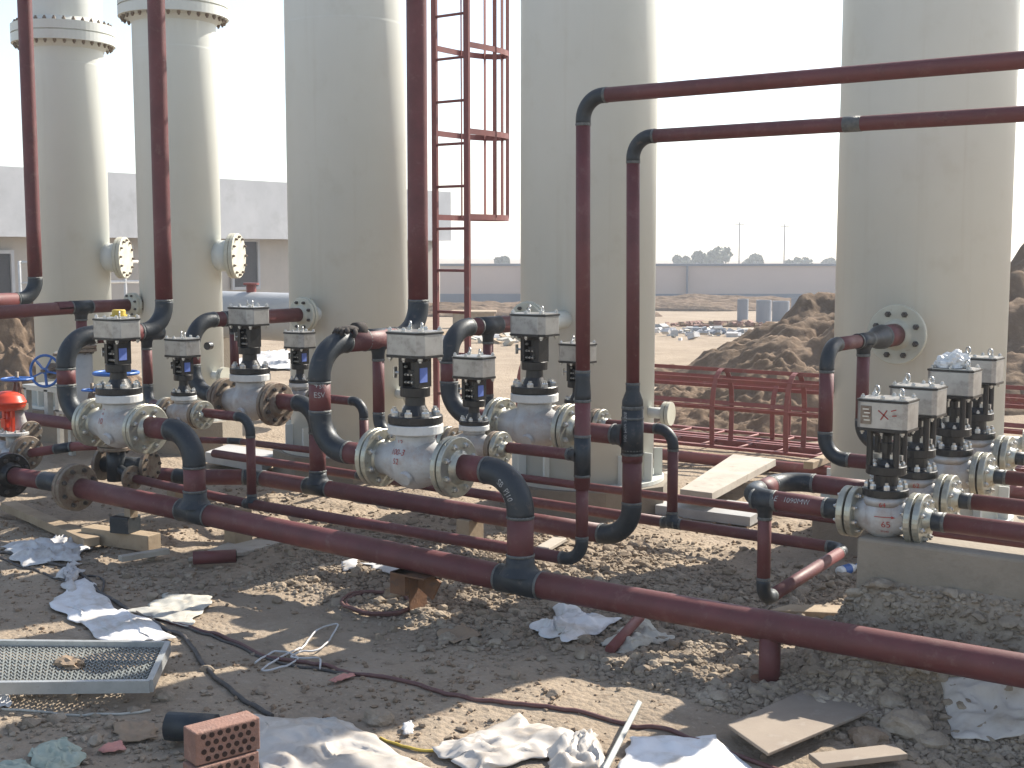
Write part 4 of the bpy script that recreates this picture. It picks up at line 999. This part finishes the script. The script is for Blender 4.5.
# trees beyond
def far_tree(px, ytop, d, wpx, lab):
    b = far(px, 262, d); top = far(px, ytop, d).z; h = top + 1.5; rad = wpx * d / F_PX / 2
    t = thing('tree', lab, 'tree', (b.x, b.y, -1.6), 'distant trees beyond the boundary wall')
    mb = MB(); mb.tube([(b.x, b.y, -1.6), (b.x, b.y, top - rad * .5)], .12, 8, radii=[.22, .10])
    for k in range(5):
        a = k * 1.3; mb.tube([(b.x, b.y, top - rad * 1.3), (b.x + math.cos(a) * rad * .6, b.y + math.sin(a) * rad * .6, top - rad * .5)], .05, 6, radii=[.07, .03])
    mb.build('trunk', M_bark, t)
    rr = random.Random(int(px)); mb = MB(); lobes = [(Vector((rr.uniform(-.6, .6) * rad, rr.uniform(-.6, .6) * rad, rr.uniform(-1.0, -.25) * min(rad, 2.4))), rr.uniform(.28, .5) * rad) for _ in range(9)]
    for _ in range(1500):
        c, s_ = rr.choice(lobes); d_ = Vector((rr.gauss(0, 1), rr.gauss(0, 1), rr.gauss(0, .8))).normalized() * s_ * rr.random() ** .4
        p = Vector((b.x, b.y, top)) + c + d_; p.z = min(p.z, top + rad * .1); q = Vector((rr.gauss(0, 1), rr.gauss(0, 1), rr.gauss(0, 1))).normalized(); x = q.orthogonal().normalized() * .22; y = q.cross(x)
        mb.add([p - x - y, p + x - y, p + x + y, p - x + y], [(0, 1, 2, 3)])
    mb.build('crown', M_leaf, t)
far_tree(712, 250, 170, 44, 'wide low distant tree left of the two thin poles')
far_tree(752, 256, 180, 26, 'small distant tree between the two thin poles')
far_tree(798, 257, 175, 28, 'small distant tree right of the two thin poles')
far_tree(500, 258, 175, 18, 'small distant tree beside the middle tower')
far_tree(830, 258, 185, 20, 'small distant tree next to the right tower')
far_tree(682, 257, 180, 18, 'small distant tree close to the edge of the middle tower')
for px, yt, lab in ((739, 222, 'thin distant utility pole left of its pair'), (784, 224, 'thin distant utility pole right of its pair')):
    b = far(px, 262, 160); zt_ = far(px, yt, 160).z; t = thing('utility_pole', lab, 'pole', (b.x, b.y, -1.5)); mb = MB(); mb.tube([(b.x, b.y, -1.5), (b.x, b.y, zt_)], .09, 8); mb.build('post', M_pole, t); mb = MB(); mb.box((b.x, b.y, zt_ - .3), (1.2, .1, .1), Matrix.Rotation(YAW, 3, 'Z')); mb.build('crossarm', M_pole, t)
# earth heaps
def pxd(px, d): p = far(px, 262, d); return p.x, p.y
a = pxd(975, 15.5); mound('earth_mound', a[0], a[1], 4.1, 2.8, 1.52, 3, rot=YAW, rough=.5, pw=1.05)
a = pxd(790, 12.6); mound('earth_mound', a[0], a[1], 1.9, 1.5, .55, 8, rot=YAW, rough=.6, pw=.9)
a = pxd(1065, 14.5); mound('earth_mound', a[0], a[1], 2.2, 2.0, .86, 12, rot=YAW, rough=.5, pw=1.0)
a = pxd(-10, 14.5); mound('earth_mound', a[0], a[1], 1.7, 1.4, 1.25, 5, rot=YAW, rough=.6, pw=.9)
a = pxd(690, 58); mound('earth_bank', a[0], a[1], 9, 3, .62, 15, rot=YAW, rough=.4, pw=.55)
a = pxd(480, 50); mound('earth_bank', a[0], a[1], 7, 3, .5, 16, rot=YAW, rough=.4, pw=.55)
a = pxd(672, 368 and 15.2); blob_mesh('boulder', (far(674, 372, 14.2).x, far(674, 372, 14.2).y, gz1(far(674, 372, 14.2).x, far(674, 372, 14.2).y) - .05), (.14, .13, .15), M_dirt, 2.0, 3, .35, 1.6, .6, 'dark lump of earth standing alone left of the mound', 'boulder')
# concrete rings / pipe sections standing near the wall
for i, (x0, x1, y0, y1, lab) in enumerate(((737, 748, 299, 322, 'leftmost grey concrete pipe section standing near the far wall'), (756, 771, 300, 322, 'dark grey concrete pipe section second from the left near the far wall'), (772, 789, 301, 319, 'pale concrete pipe section in the middle of the row near the far wall'), (791, 800, 298, 312, 'narrow concrete pipe section behind the mound edge'), (802, 816, 298, 308, 'rightmost concrete pipe section peeping over the mound'))):
    d = 38 + 1.2 * i; p0 = far((x0 + x1) / 2, y1 + 2, d); zt_ = far((x0 + x1) / 2, y0, d).z; rr = (x1 - x0) / 2 * d / F_PX; g = min(gz1(p0.x, p0.y) , p0.z) - .05
    mb = MB(); mb.lathe([(rr, g), (rr, zt_), (rr * .8, zt_), (rr * .8, g + .1)], (p0.x, p0.y, 0), n=28); tag(mb.build('concrete_pipe_section', M_wallbase, loc=(p0.x, p0.y, g)), lab, 'concrete pipe', 'concrete pipe sections near the far wall')
# far litter and brick heap
def litter(name, label, cat, px, py, n, sx, sy, mats, d, seed, s=(.05, .25)):
    rr = random.Random(seed); mb = MB(); c = far(px, py, d)
    for _ in range(n):
        p = c + RT * rr.gauss(0, sx) + Vector((FW.x, FW.y, 0)) * rr.gauss(0, sy); p.z = gz1(p.x, p.y) + rr.uniform(0, .12)
        q = Matrix.Rotation(rr.uniform(0, 6), 3, 'Z') @ Matrix.Rotation(rr.uniform(-.7, .7), 3, 'X'); e = rr.uniform(*s); mi = rr.randrange(len(mats))
        mb.box(p, (e, e * rr.uniform(.4, 1), e * rr.uniform(.1, .6)), q, mi)
    return tag(mb.build(name, mats, loc=(c.x, c.y, 0)), label, cat, kind='stuff')
litter('rubbish', 'white and grey rubbish strewn over the far ground before the boundary wall', 'rubbish', 690, 324, 170, 1.3, 1.2, [M_cloth, M_sack, M_concgrey, M_wallbase], 30, 3)
litter('brick_pile', 'loose heap of reddish broken bricks near the far concrete pipe sections', 'bricks', 722, 312, 160, .9, .4, [M_brick, M_brick, M_card], 36, 4, (.1, .25))
litter('rubbish', 'pale scraps lying beyond the caged ladder at centre', 'rubbish', 470, 325, 70, 1.6, 1.0, [M_cloth, M_sack, M_wood], 26, 6)
# grey tank lying between towers
pt = on_row(262, 316, 8.9); t = thing('horizontal_tank', 'grey horizontal tank lying behind the towers at left', 'tank', (pt.x, 8.9, 0))
mb = MB(); r_ = .24; prof = [(.001, -1.35), (r_ * .6, -1.32), (r_ * .95, -1.22), (r_, -1.15), (r_, 1.15), (r_ * .95, 1.22), (r_ * .6, 1.32), (.001, 1.35)]; mb.lathe(prof, (pt.x, 8.9, pt.z), (1, 0, 0), 40, 0, True); mb.build('shell', M_tank, t)
for dx in (-.7, .7): mb = MB(); mb.box((pt.x + dx, 8.9, (pt.z - r_) / 2), (.12, .4, pt.z - r_ + .12)); mb.build('saddle', M_conc, t)
mb = MB(); mb.lathe([(.05, 0), (.05, .08), (.08, .08), (.08, .1)], (pt.x - .15, 8.9, pt.z + r_ - .01), n=16); mb.build('nozzle', M_red2, t)
# small tan hut-like crate beyond
pc = far(474, 303, 34); mb = MB(); mb.box((pc.x, pc.y, -.35), (1.1, .8, .7), Matrix.Rotation(YAW, 3, 'Z')); mb.box((pc.x, pc.y, .02), (1.2, .9, .05), Matrix.Rotation(YAW, 3, 'Z')); tag(mb.build('crate', M_wood, loc=(pc.x, pc.y, -.7)), 'tan timber crate far off behind the red ladder', 'crate')

# ------------------------------------------------------------------ planks and boards
def board(name, label, cat, a, b, wd, th, m, z=.02, tilt=0, group=None):
    """a, b: pixels of the two ends of the centre line on the ground"""
    A = on_z(*a, z); B = on_z(*b, z); mb = MB(); d = (B - A); L = d.length; x = d.normalized(); y = Vector((0, 0, 1)).cross(x).normalized(); zz = x.cross(y)
    rot = Matrix((x, y, zz)).transposed() @ Matrix.Rotation(tilt, 3, 'X'); c = (A + B) / 2; zc = max(gz1(A.x, A.y), gz1(B.x, B.y), z - .02) + th / 2 + .012
    mb.box((c.x, c.y, zc), (L, wd, th), rot); o = mb.build(name, m, bevel=.003, loc=(c.x, c.y, zc)); return tag(o, label, cat, group)
def slab(name, label, cat, corners, th, m, z):
    P_ = [on_z(px, py, z) for px, py in corners]; zc = z; c = sum(P_, Vector()) / 4; mb = MB()
    vs = [Vector((p.x, p.y, zc - th)) for p in P_] + [Vector((p.x, p.y, zc)) for p in P_]; mb.add(vs, [(3, 2, 1, 0), (4, 5, 6, 7), (0, 1, 5, 4), (1, 2, 6, 5), (2, 3, 7, 6), (3, 0, 4, 7)])
    return tag(mb.build(name, m, bevel=.003, loc=(c.x, c.y, zc - th)), label, cat)
slab('plank', 'thick pale scaffold plank lying behind the two risers at right of centre', 'plank', [(680, 489), (712, 493), (776, 459), (733, 454)], .05, M_board, .18)
mb = MB(); q = on_z(700, 480, 0)
for (px, py) in ((705, 488), (752, 466)):
    p = on_z(px, py, .07); mb = MB(); mb.box((p.x, p.y, .055), (.12, .3, .13)); tag(mb.build('timber_block', M_wood, loc=(p.x, p.y, 0)), 'block of timber under the %s end of the pale scaffold plank' % ('near' if px == 705 else 'far'), 'timber')
slab('plywood_board', 'dusty brown plywood board lying flat at lower right', 'board', [(727, 724), (768, 753), (914, 692), (852, 668)], .012, M_ply, .05)
slab('plank', 'short plank lying behind the square bend below the front column valve', 'plank', [(768, 610), (842, 613), (846, 605), (790, 604)], .03, M_wood, on_ground(800, 608, .03).z)
slab('plank', 'pale short board on the ground behind the front header at left', 'plank', [(188, 558), (245, 552), (284, 541), (238, 538)], .02, M_board, .03)
board('plank', 'long weathered timber lying under the left end of the front header', 'plank', (8, 508), (92, 545), .09, .05, M_wood, .03)
board('plank', 'timber lying across the ground below the left flange', 'plank', (120, 560), (168, 552), .05, .03, M_board, .03)
board('plank', 'small timber offcut in front of the right tower base', 'plank', (808, 468), (828, 460), .07, .05, M_wood, .12)
board('plank', 'timber lying between the thin pipes in the middle', 'plank', (520, 563), (560, 540), .08, .02, M_board, .03)
board('plank', 'timber edge lying at the foot of the middle tower', 'plank', (640, 487), (672, 474), .06, .03, M_board, .1)
slab('concrete_slab', 'grey concrete slab on the ground beneath the rear pipes at centre', 'slab', [(655, 505), (750, 517), (772, 505), (680, 494)], .06, M_concgrey, .06)
slab('concrete_slab', 'grey concrete block beneath the thin rear pipe at left', 'slab', [(205, 452), (262, 462), (280, 452), (228, 444)], .08, M_concgrey, .10)
board('flat_bar', 'grey flat steel bar propped near the bottom of the frame', 'steel bar', (605, 768), (640, 700), .02, .006, M_bar, .06, .5)
board('plank', 'half buried plank at the lower right corner', 'plank', (815, 762), (900, 752), .09, .02, M_ply, .02)

# short pipe offcut and black pipe
mb = MB(); a = on_z(193, 558, .04); b = on_z(236, 556, .04); mb.tube([a, b], .035, 20); mb.lathe([(.029, 0), (.029, .004)], b, b - a, 20, 1)
tag(mb.build('pipe_offcut', [M_red, M_hole], loc=(a.x, a.y, 0)), 'short red pipe offcut lying on the ground under the front header', 'pipe')
mb = MB(); a = on_z(168, 726, .05); b = on_z(205, 728, .05); d_ = (b - a); b = b + d_ * .3; mb.tube([a, b], .048, 22); mb.lathe([(.042, 0), (.042, .003)], a, a - b, 20, 1)
tag(mb.build('pipe_offcut', [M_fit, M_hole], loc=(a.x, a.y, 0)), 'short black pipe offcut behind the two bricks', 'pipe')
mb = MB(); a = on_z(440, 636, .04); b = on_z(505, 618, .06); mb.tube([on_z(610, 650, .03), on_z(640, 617, .07)], .022, 14)
tag(mb.build('pipe_offcut', M_red2, loc=on_z(625, 633, 0)), 'thin red pipe end sticking out beside the crumpled white cloth', 'pipe')
# bottle
mb = MB(); a = on_ground(838, 572, .026); b = on_ground(858, 566, .03); d_ = b - a; L = d_.length
prof = [(.001, 0), (.022, .004), (.025, .01), (.025, L * .62), (.02, L * .74), (.011, L * .85), (.011, L * .93), (.013, L * .935), (.013, L), (.001, L)]
t = thing('drink_bottle', 'small drink bottle with blue label lying on the gravel by the square bend', 'bottle', (a.x, a.y, a.z)); mb.lathe(prof, a, d_, 20, 0, True); mb.build('bottle_body', M_bag, t)
mb = MB(); mb.lathe([(.0262, L * .22), (.0262, L * .56)], a, d_, 20, 0, True, False, False); mb.build('paper_label', M_blue, t); mb = MB(); mb.lathe([(.0145, L * .93), (.0145, L * 1.02)], a, d_, 16); mb.build('cap', M_blue, t)

# bricks with holes
def brick(label, c, rot):
    t = thing('hollow_brick', label, 'brick', c, 'perforated bricks'); mb = MB(); X_, Y_, Z_ = .215, .085, .102; mb.box((0, 0, Z_ / 2), (X_, Y_, Z_)); 
    o = mb.build('clay_block', M_brick, None, bevel=.005); o.parent = t
    mb = MB()
    for r in range(4):
        for k in range(7 if r % 2 else 6):
            x = -X_ / 2 + .026 + (k + (.5 if r % 2 == 0 else 0)) * .027; mb.lathe([(.0085, 0), (.0083, .003)], (x, -Y_ / 2 + .0005, .016 + r * .0235), (0, -1, 0), 10, 0)
    h = mb.build('holes', M_hole, None); h.parent = t
    t.rotation_euler = rot; return t
def face_cam(c, extra=0): return math.atan2(c.y, c.x) - math.pi / 2 + extra
pb = on_z(222, 800, .0); c0 = Vector((on_z(222, 792, 0).x, on_z(222, 792, 0).y, .012))
br = brick('lower of two red perforated bricks at the bottom edge', c0, (0, 0, face_cam(c0, .50)))
br2 = brick('upper of two red perforated bricks stacked at the bottom edge', c0 + Vector((-.005, .01, .105)), (0, 0, face_cam(c0, .46)))

# ------------------------------------------------------------------ grating
t = thing('metal_grating', 'galvanised expanded metal grating panel lying at lower left', 'grating', on_z(80, 668, .03)); Zg = .075
cn = [on_z(-40, 645, Zg), on_z(168, 647, Zg), on_z(150, 686, Zg), on_z(-40, 688, Zg)]
for p in cn: p.z = Zg
mb = MB()
for a, b in ((cn[0], cn[1]), (cn[3], cn[2])): mb.bar(a, b, .022, .045)
mb.build('side_rail', M_galv, t)
mb = MB(); mb.bar(cn[1], cn[2], .022, .047); mb.build('end_rail', M_galv, t)
mb = MB(); nr, nc = 13, 62
def bil(s_, q): return cn[0].lerp(cn[1], s_).lerp(cn[3].lerp(cn[2], s_), q)
for r in range(nr):
    for k in range(nc):
        q0 = (r + (.0 if k % 2 == 0 else 1)) / nr; q1 = (r + (1 if k % 2 == 0 else 0)) / nr
        mb.bar(bil(k / nc, q0), bil((k + 1) / nc, q1), .0045, .006)
mb.build('mesh_panel', M_bar, t)
mb = MB()
for q in (.35, .7): mb.bar(bil(0, q) - Vector((0, 0, .012)), bil(1, q) - Vector((0, 0, .012)), .02, .012)
mb.build('stiffener', M_galv, t)
blob_mesh('rag', bil(.55, .5) + Vector((0, 0, .004)), (.07, .04, .022), M_card, 4, 3, .5, 2.5, .1, 'brown rag lying on the metal grating', 'rag')

# ------------------------------------------------------------------ sheets, sacks, rags
from mathutils import noise as mnoise
def sheet(name, label, cat, poly, m, amp=.04, fold=7, seed=1, n=34, z=.012, rag=.05, th=.0015):
    """crumpled sheet lying on the ground: poly is a four-cornered outline on the ground in photo pixels"""
    P_ = [on_z(px, py, 0) for px, py in poly]; c = sum(P_, Vector()) / 4
    vs = []; size = max((P_[0] - P_[2]).length, (P_[1] - P_[3]).length)
    for i in range(n + 1):
        for j in range(n + 1):
            s_, q = i / n, j / n; p = P_[0].lerp(P_[1], s_).lerp(P_[3].lerp(P_[2], s_), q)
            e = min(s_, 1 - s_, q, 1 - q); w_ = mnoise.noise_vector(Vector((s_ * 4.5 + seed * 3.1, q * 4.5, seed)))
            p = p + Vector((w_.x, w_.y, 0)) * rag * size * 1.6 * (1 if e < .12 else .5)
            xx = Vector((p.x * fold + seed, p.y * fold, seed * 1.7))
            xx = xx * .62; h = .55 * (1 - abs(mnoise.noise(xx * .8 + w_ * .5))) ** 3 + .55 * (1 - abs(mnoise.noise(xx * 1.5 + Vector((5, w_.y, 0))))) ** 4 + .22 * mnoise.noise(xx * 3.1)
            e2 = min(1, e / .16); p.z = gz1(p.x, p.y) + z + .6 * amp * h * (.15 + .85 * e2); vs.append(p)
    fs = [(i * (n + 1) + j, (i + 1) * (n + 1) + j, (i + 1) * (n + 1) + j + 1, i * (n + 1) + j + 1) for i in range(n) for j in range(n)]
    mb = MB(); mb.add(vs, fs, 0, True); o = mb.build(name, m, loc=(c.x, c.y, gz1(c.x, c.y)))
    sd = o.modifiers.new('thickness', 'SOLIDIFY'); sd.thickness = th; sd.offset = 0
    return tag(o, label, cat)
sheet('cloth', 'crumpled bluish white cloth with dark tears near the left edge', 'cloth', [(0, 548), (88, 534), (84, 562), (20, 566)], M_cloth, .10, 9, 2)
sheet('cloth', 'long torn strip of white cloth beside the black hose at left', 'cloth', [(52, 606), (82, 578), (172, 642), (112, 648)], M_sheet, .035, 8, 3, rag=.03)
sheet('cloth', 'small twisted white rag by the hoses at left', 'cloth', [(58, 580), (74, 562), (80, 570), (70, 596)], M_cloth, .06, 12, 14, n=16)
sheet('sack', 'flattened beige woven sack beside the black hose', 'sack', [(130, 612), (168, 592), (214, 598), (186, 630)], M_sack, .03, 8, 4)
sheet('paper_sheet', 'white paper sheet tucked under the front header', 'paper', [(360, 568), (400, 560), (420, 574), (396, 582)], M_cloth, .03, 7, 5, n=20)
sheet('paper_scrap', 'small white paper scrap left of the sheet under the front header', 'paper', [(342, 566), (358, 564), (356, 572), (342, 573)], M_cloth, .01, 7, 6, n=8)
sheet('cloth', 'bright crumpled white cloth on the rubble under the front header', 'cloth', [(534, 633), (560, 606), (618, 626), (566, 652)], M_sheet, .07, 5, 7)
sheet('sack', 'greyish flattened sack right of the bright white cloth', 'sack', [(602, 646), (642, 620), (676, 640), (626, 656)], M_sack, .05, 8, 8)
sheet('plastic_sheet', 'large dusty plastic sheet at the bottom edge beside the bricks', 'plastic sheet', [(250, 716), (336, 718), (430, 775), (262, 790)], M_plastic, .06, 3.6, 9, n=44, rag=.03)
sheet('plastic_sheet', 'torn plastic scraps at the bottom edge below the hose', 'plastic sheet', [(430, 752), (520, 722), (592, 750), (470, 776)], M_plastic, .07, 7, 10)
sheet('plastic_sheet', 'smooth bluish white plastic sheet at the bottom edge near the centre', 'plastic sheet', [(632, 742), (715, 740), (760, 772), (618, 776)], M_sheet, .035, 2.2, 11, rag=.02)
sheet('plastic_sheet', 'shiny crumpled plastic film at the right edge below the front header', 'plastic sheet', [(940, 712), (1050, 728), (1050, 752), (952, 745)], M_plastic, .05, 7, 12, rag=.02)
sheet('paper_bag', 'crumpled paper bag left of the grey flat bar', 'bag', [(548, 752), (596, 742), (610, 772), (552, 780)], M_plastic, .09, 6, 19, n=24)
sheet('cloth', 'pale green crumpled cloth at the lower left corner', 'cloth', [(28, 752), (62, 736), (88, 758), (48, 784)], M_green, .045, 6, 13)
sheet('cloth', 'pale green rag on the bottom left edge', 'cloth', [(-10, 762), (22, 756), (40, 774), (-10, 782)], M_green, .03, 6, 23, n=16)
sheet('rag', 'brown earthy rag between the grating and the bricks', 'rag', [(112, 726), (150, 722), (160, 738), (120, 742)], M_card, .025, 9, 15, n=20)
sheet('card_scrap', 'pink card scrap on the ground beside the red hose', 'card', [(330, 681), (352, 673), (356, 679), (334, 685)], M_pink, .02, 9, 16, n=12)
sheet('card_scrap', 'small pink and white scrap near the brown rag', 'card', [(98, 748), (122, 740), (126, 748), (102, 752)], M_pink, .02, 9, 26, n=12)
sheet('card_scrap', 'brown cardboard scrap on the rubble below the rusty bracket', 'card', [(436, 634), (464, 626), (482, 638), (452, 647)], M_card, .03, 6, 17, n=16)
sheet('paper_scrap', 'white paper scrap lying at the left edge below the grating', 'paper', [(-10, 700), (8, 698), (12, 710), (-10, 712)], M_cloth, .03, 6, 18, n=10)
sheet('paper_scrap', 'small torn white scrap in the gravel near the bottom', 'paper', [(402, 728), (412, 726), (414, 738), (404, 740)], M_cloth, .02, 6, 28, n=8)
sheet('tarpaulin', 'white plastic heap lying behind the rear valve at left', 'plastic sheet', [(228, 362), (290, 372), (330, 352), (262, 348)], M_cloth, .18, 2.2, 20)
for q, (px, py, s_) in enumerate(((905, 735, .085), (930, 745, .06), (868, 740, .07), (890, 718, .05), (448, 640, .05), (395, 600, .06), (378, 722, .06), (165, 695, .045))):
    p = on_z(px, py, 0); labs = ['largest broken stone near the lower right corner', 'stone right beside the largest broken stone at lower right', 'brown clod left of the largest broken stone at lower right', 'small stone by the edge of the plywood board', 'stone next to the brown cardboard scrap', 'stone inside the red hose coil', 'brown lump above the plastic sheet at the bottom', 'stone beside the end of the metal grating']
    tag(blob_mesh('stone', (p.x, p.y, gz1(p.x, p.y) - .01), (s_, s_ * .75, s_ * .6), M_stone if q % 3 != 2 else M_stone2, q + 30.5, 3, .3, 1.3, .5), labs[q], 'stone')

# ------------------------------------------------------------------ hoses
def spline(pts, n=8):
    P_ = [pts[0]] + pts + [pts[-1]]; out = []
    for i in range(1, len(P_) - 2):
        for k in range(n):
            t_ = k / n; p0, p1, p2, p3 = P_[i - 1], P_[i], P_[i + 1], P_[i + 2]
            out.append(.5 * ((2 * p1) + (p2 - p0) * t_ + (2 * p0 - 5 * p1 + 4 * p2 - p3) * t_ ** 2 + (3 * p1 - p0 - 3 * p2 + p3) * t_ ** 3))
    out.append(pts[-1]); return out
def hose(name, label, pix, r, m, lift=0.0, cat='hose'):
    pts = [on_z(*p, .0) for p in pix]; pts = spline([Vector((p.x, p.y, 0)) for p in pts])
    for p in pts: p.z = gz1(p.x, p.y) + r * .9 + lift
    mb = MB(); mb.tube(pts, r, 10); return tag(mb.build(name, m, loc=(pts[0].x, pts[0].y, 0)), label, cat)
hose('hose', 'black rubber hose snaking from the left edge to the plastic sheet', [(-10, 552), (40, 562), (78, 572), (100, 592), (125, 605), (160, 628), (185, 640), (205, 668), (235, 695), (272, 714)], .0095, M_hose)
hose('hose', 'thin grey cable beside the black hose at left', [(-10, 556), (30, 568), (66, 582), (88, 574), (104, 580), (96, 596), (70, 590)], .006, M_hose)
hose('hose', 'dark red hose crossing the foreground from left to the lower right', [(150, 616), (180, 626), (225, 637), (270, 655), (320, 662), (370, 678), (420, 690), (470, 705), (530, 712), (600, 720), (660, 733), (720, 748), (800, 775)], .0085, M_hosered)
hose('hose', 'second dark hose lying along the dark red hose', [(185, 628), (230, 642), (280, 660), (330, 668), (360, 672)], .006, M_hose)
cc_ = on_z(380, 606, 0)
pts = []
for k in range(60):
    a = k / 59 * 2 * math.pi * 2.15; rr = .155 + .02 * math.sin(a * .7) + .004 * k / 10; x = cc_.x + rr * 1.05 * math.cos(a + 1) + .02 * math.sin(a * .45); y = cc_.y + rr * .85 * math.sin(a + 1); pts.append(Vector((x, y, gz1(x, y) + .010 + .0035 * k / 12)))
mb = MB(); mb.tube(pts, .0085, 10); tag(mb.build('hose_coil', M_hosered, loc=(cc_.x, cc_.y, 0)), 'coiled dark red hose on the ground beside the rusty bracket', 'hose')
hose('strap', 'loose white plastic strap twisted on the ground in the foreground', [(300, 648), (318, 632), (338, 626), (322, 645), (300, 650), (292, 657), (318, 655), (320, 668)], .004, M_cloth, .012, 'strap')
hose('strap', 'pale straps lying where the two hoses meet', [(255, 662), (275, 650), (298, 655), (285, 665), (262, 668), (300, 645)], .004, M_cloth, .008, 'strap')
hose('cable', 'grey rope lying below the metal grating', [(-10, 711), (60, 712), (120, 713), (150, 708)], .005, M_sack)
hose('cable', 'yellowish cord running through the torn plastic scraps', [(380, 740), (420, 752), (470, 750), (520, 745), (560, 748)], .005, M_yellow)

# ------------------------------------------------------------------ hazy air
hm = bpy.data.materials.new('haze'); hm.use_nodes = True
hn = hm.node_tree; hn.nodes.remove(hn.nodes['Principled BSDF'])
pv_ = hn.nodes.new('ShaderNodeVolumePrincipled'); pv_.inputs['Color'].default_value = (.90, .94, 1, 1); pv_.inputs['Density'].default_value = .0018; pv_.inputs['Anisotropy'].default_value = .3
hn.links.new(pv_.outputs[0], hn.nodes['Material Output'].inputs['Volume'])
mb = MB(); mb.box((-70, 130, 3.5), (520, 420, 11.6)); hz = mb.build('haze', hm); tag(hz, kind='stuff')
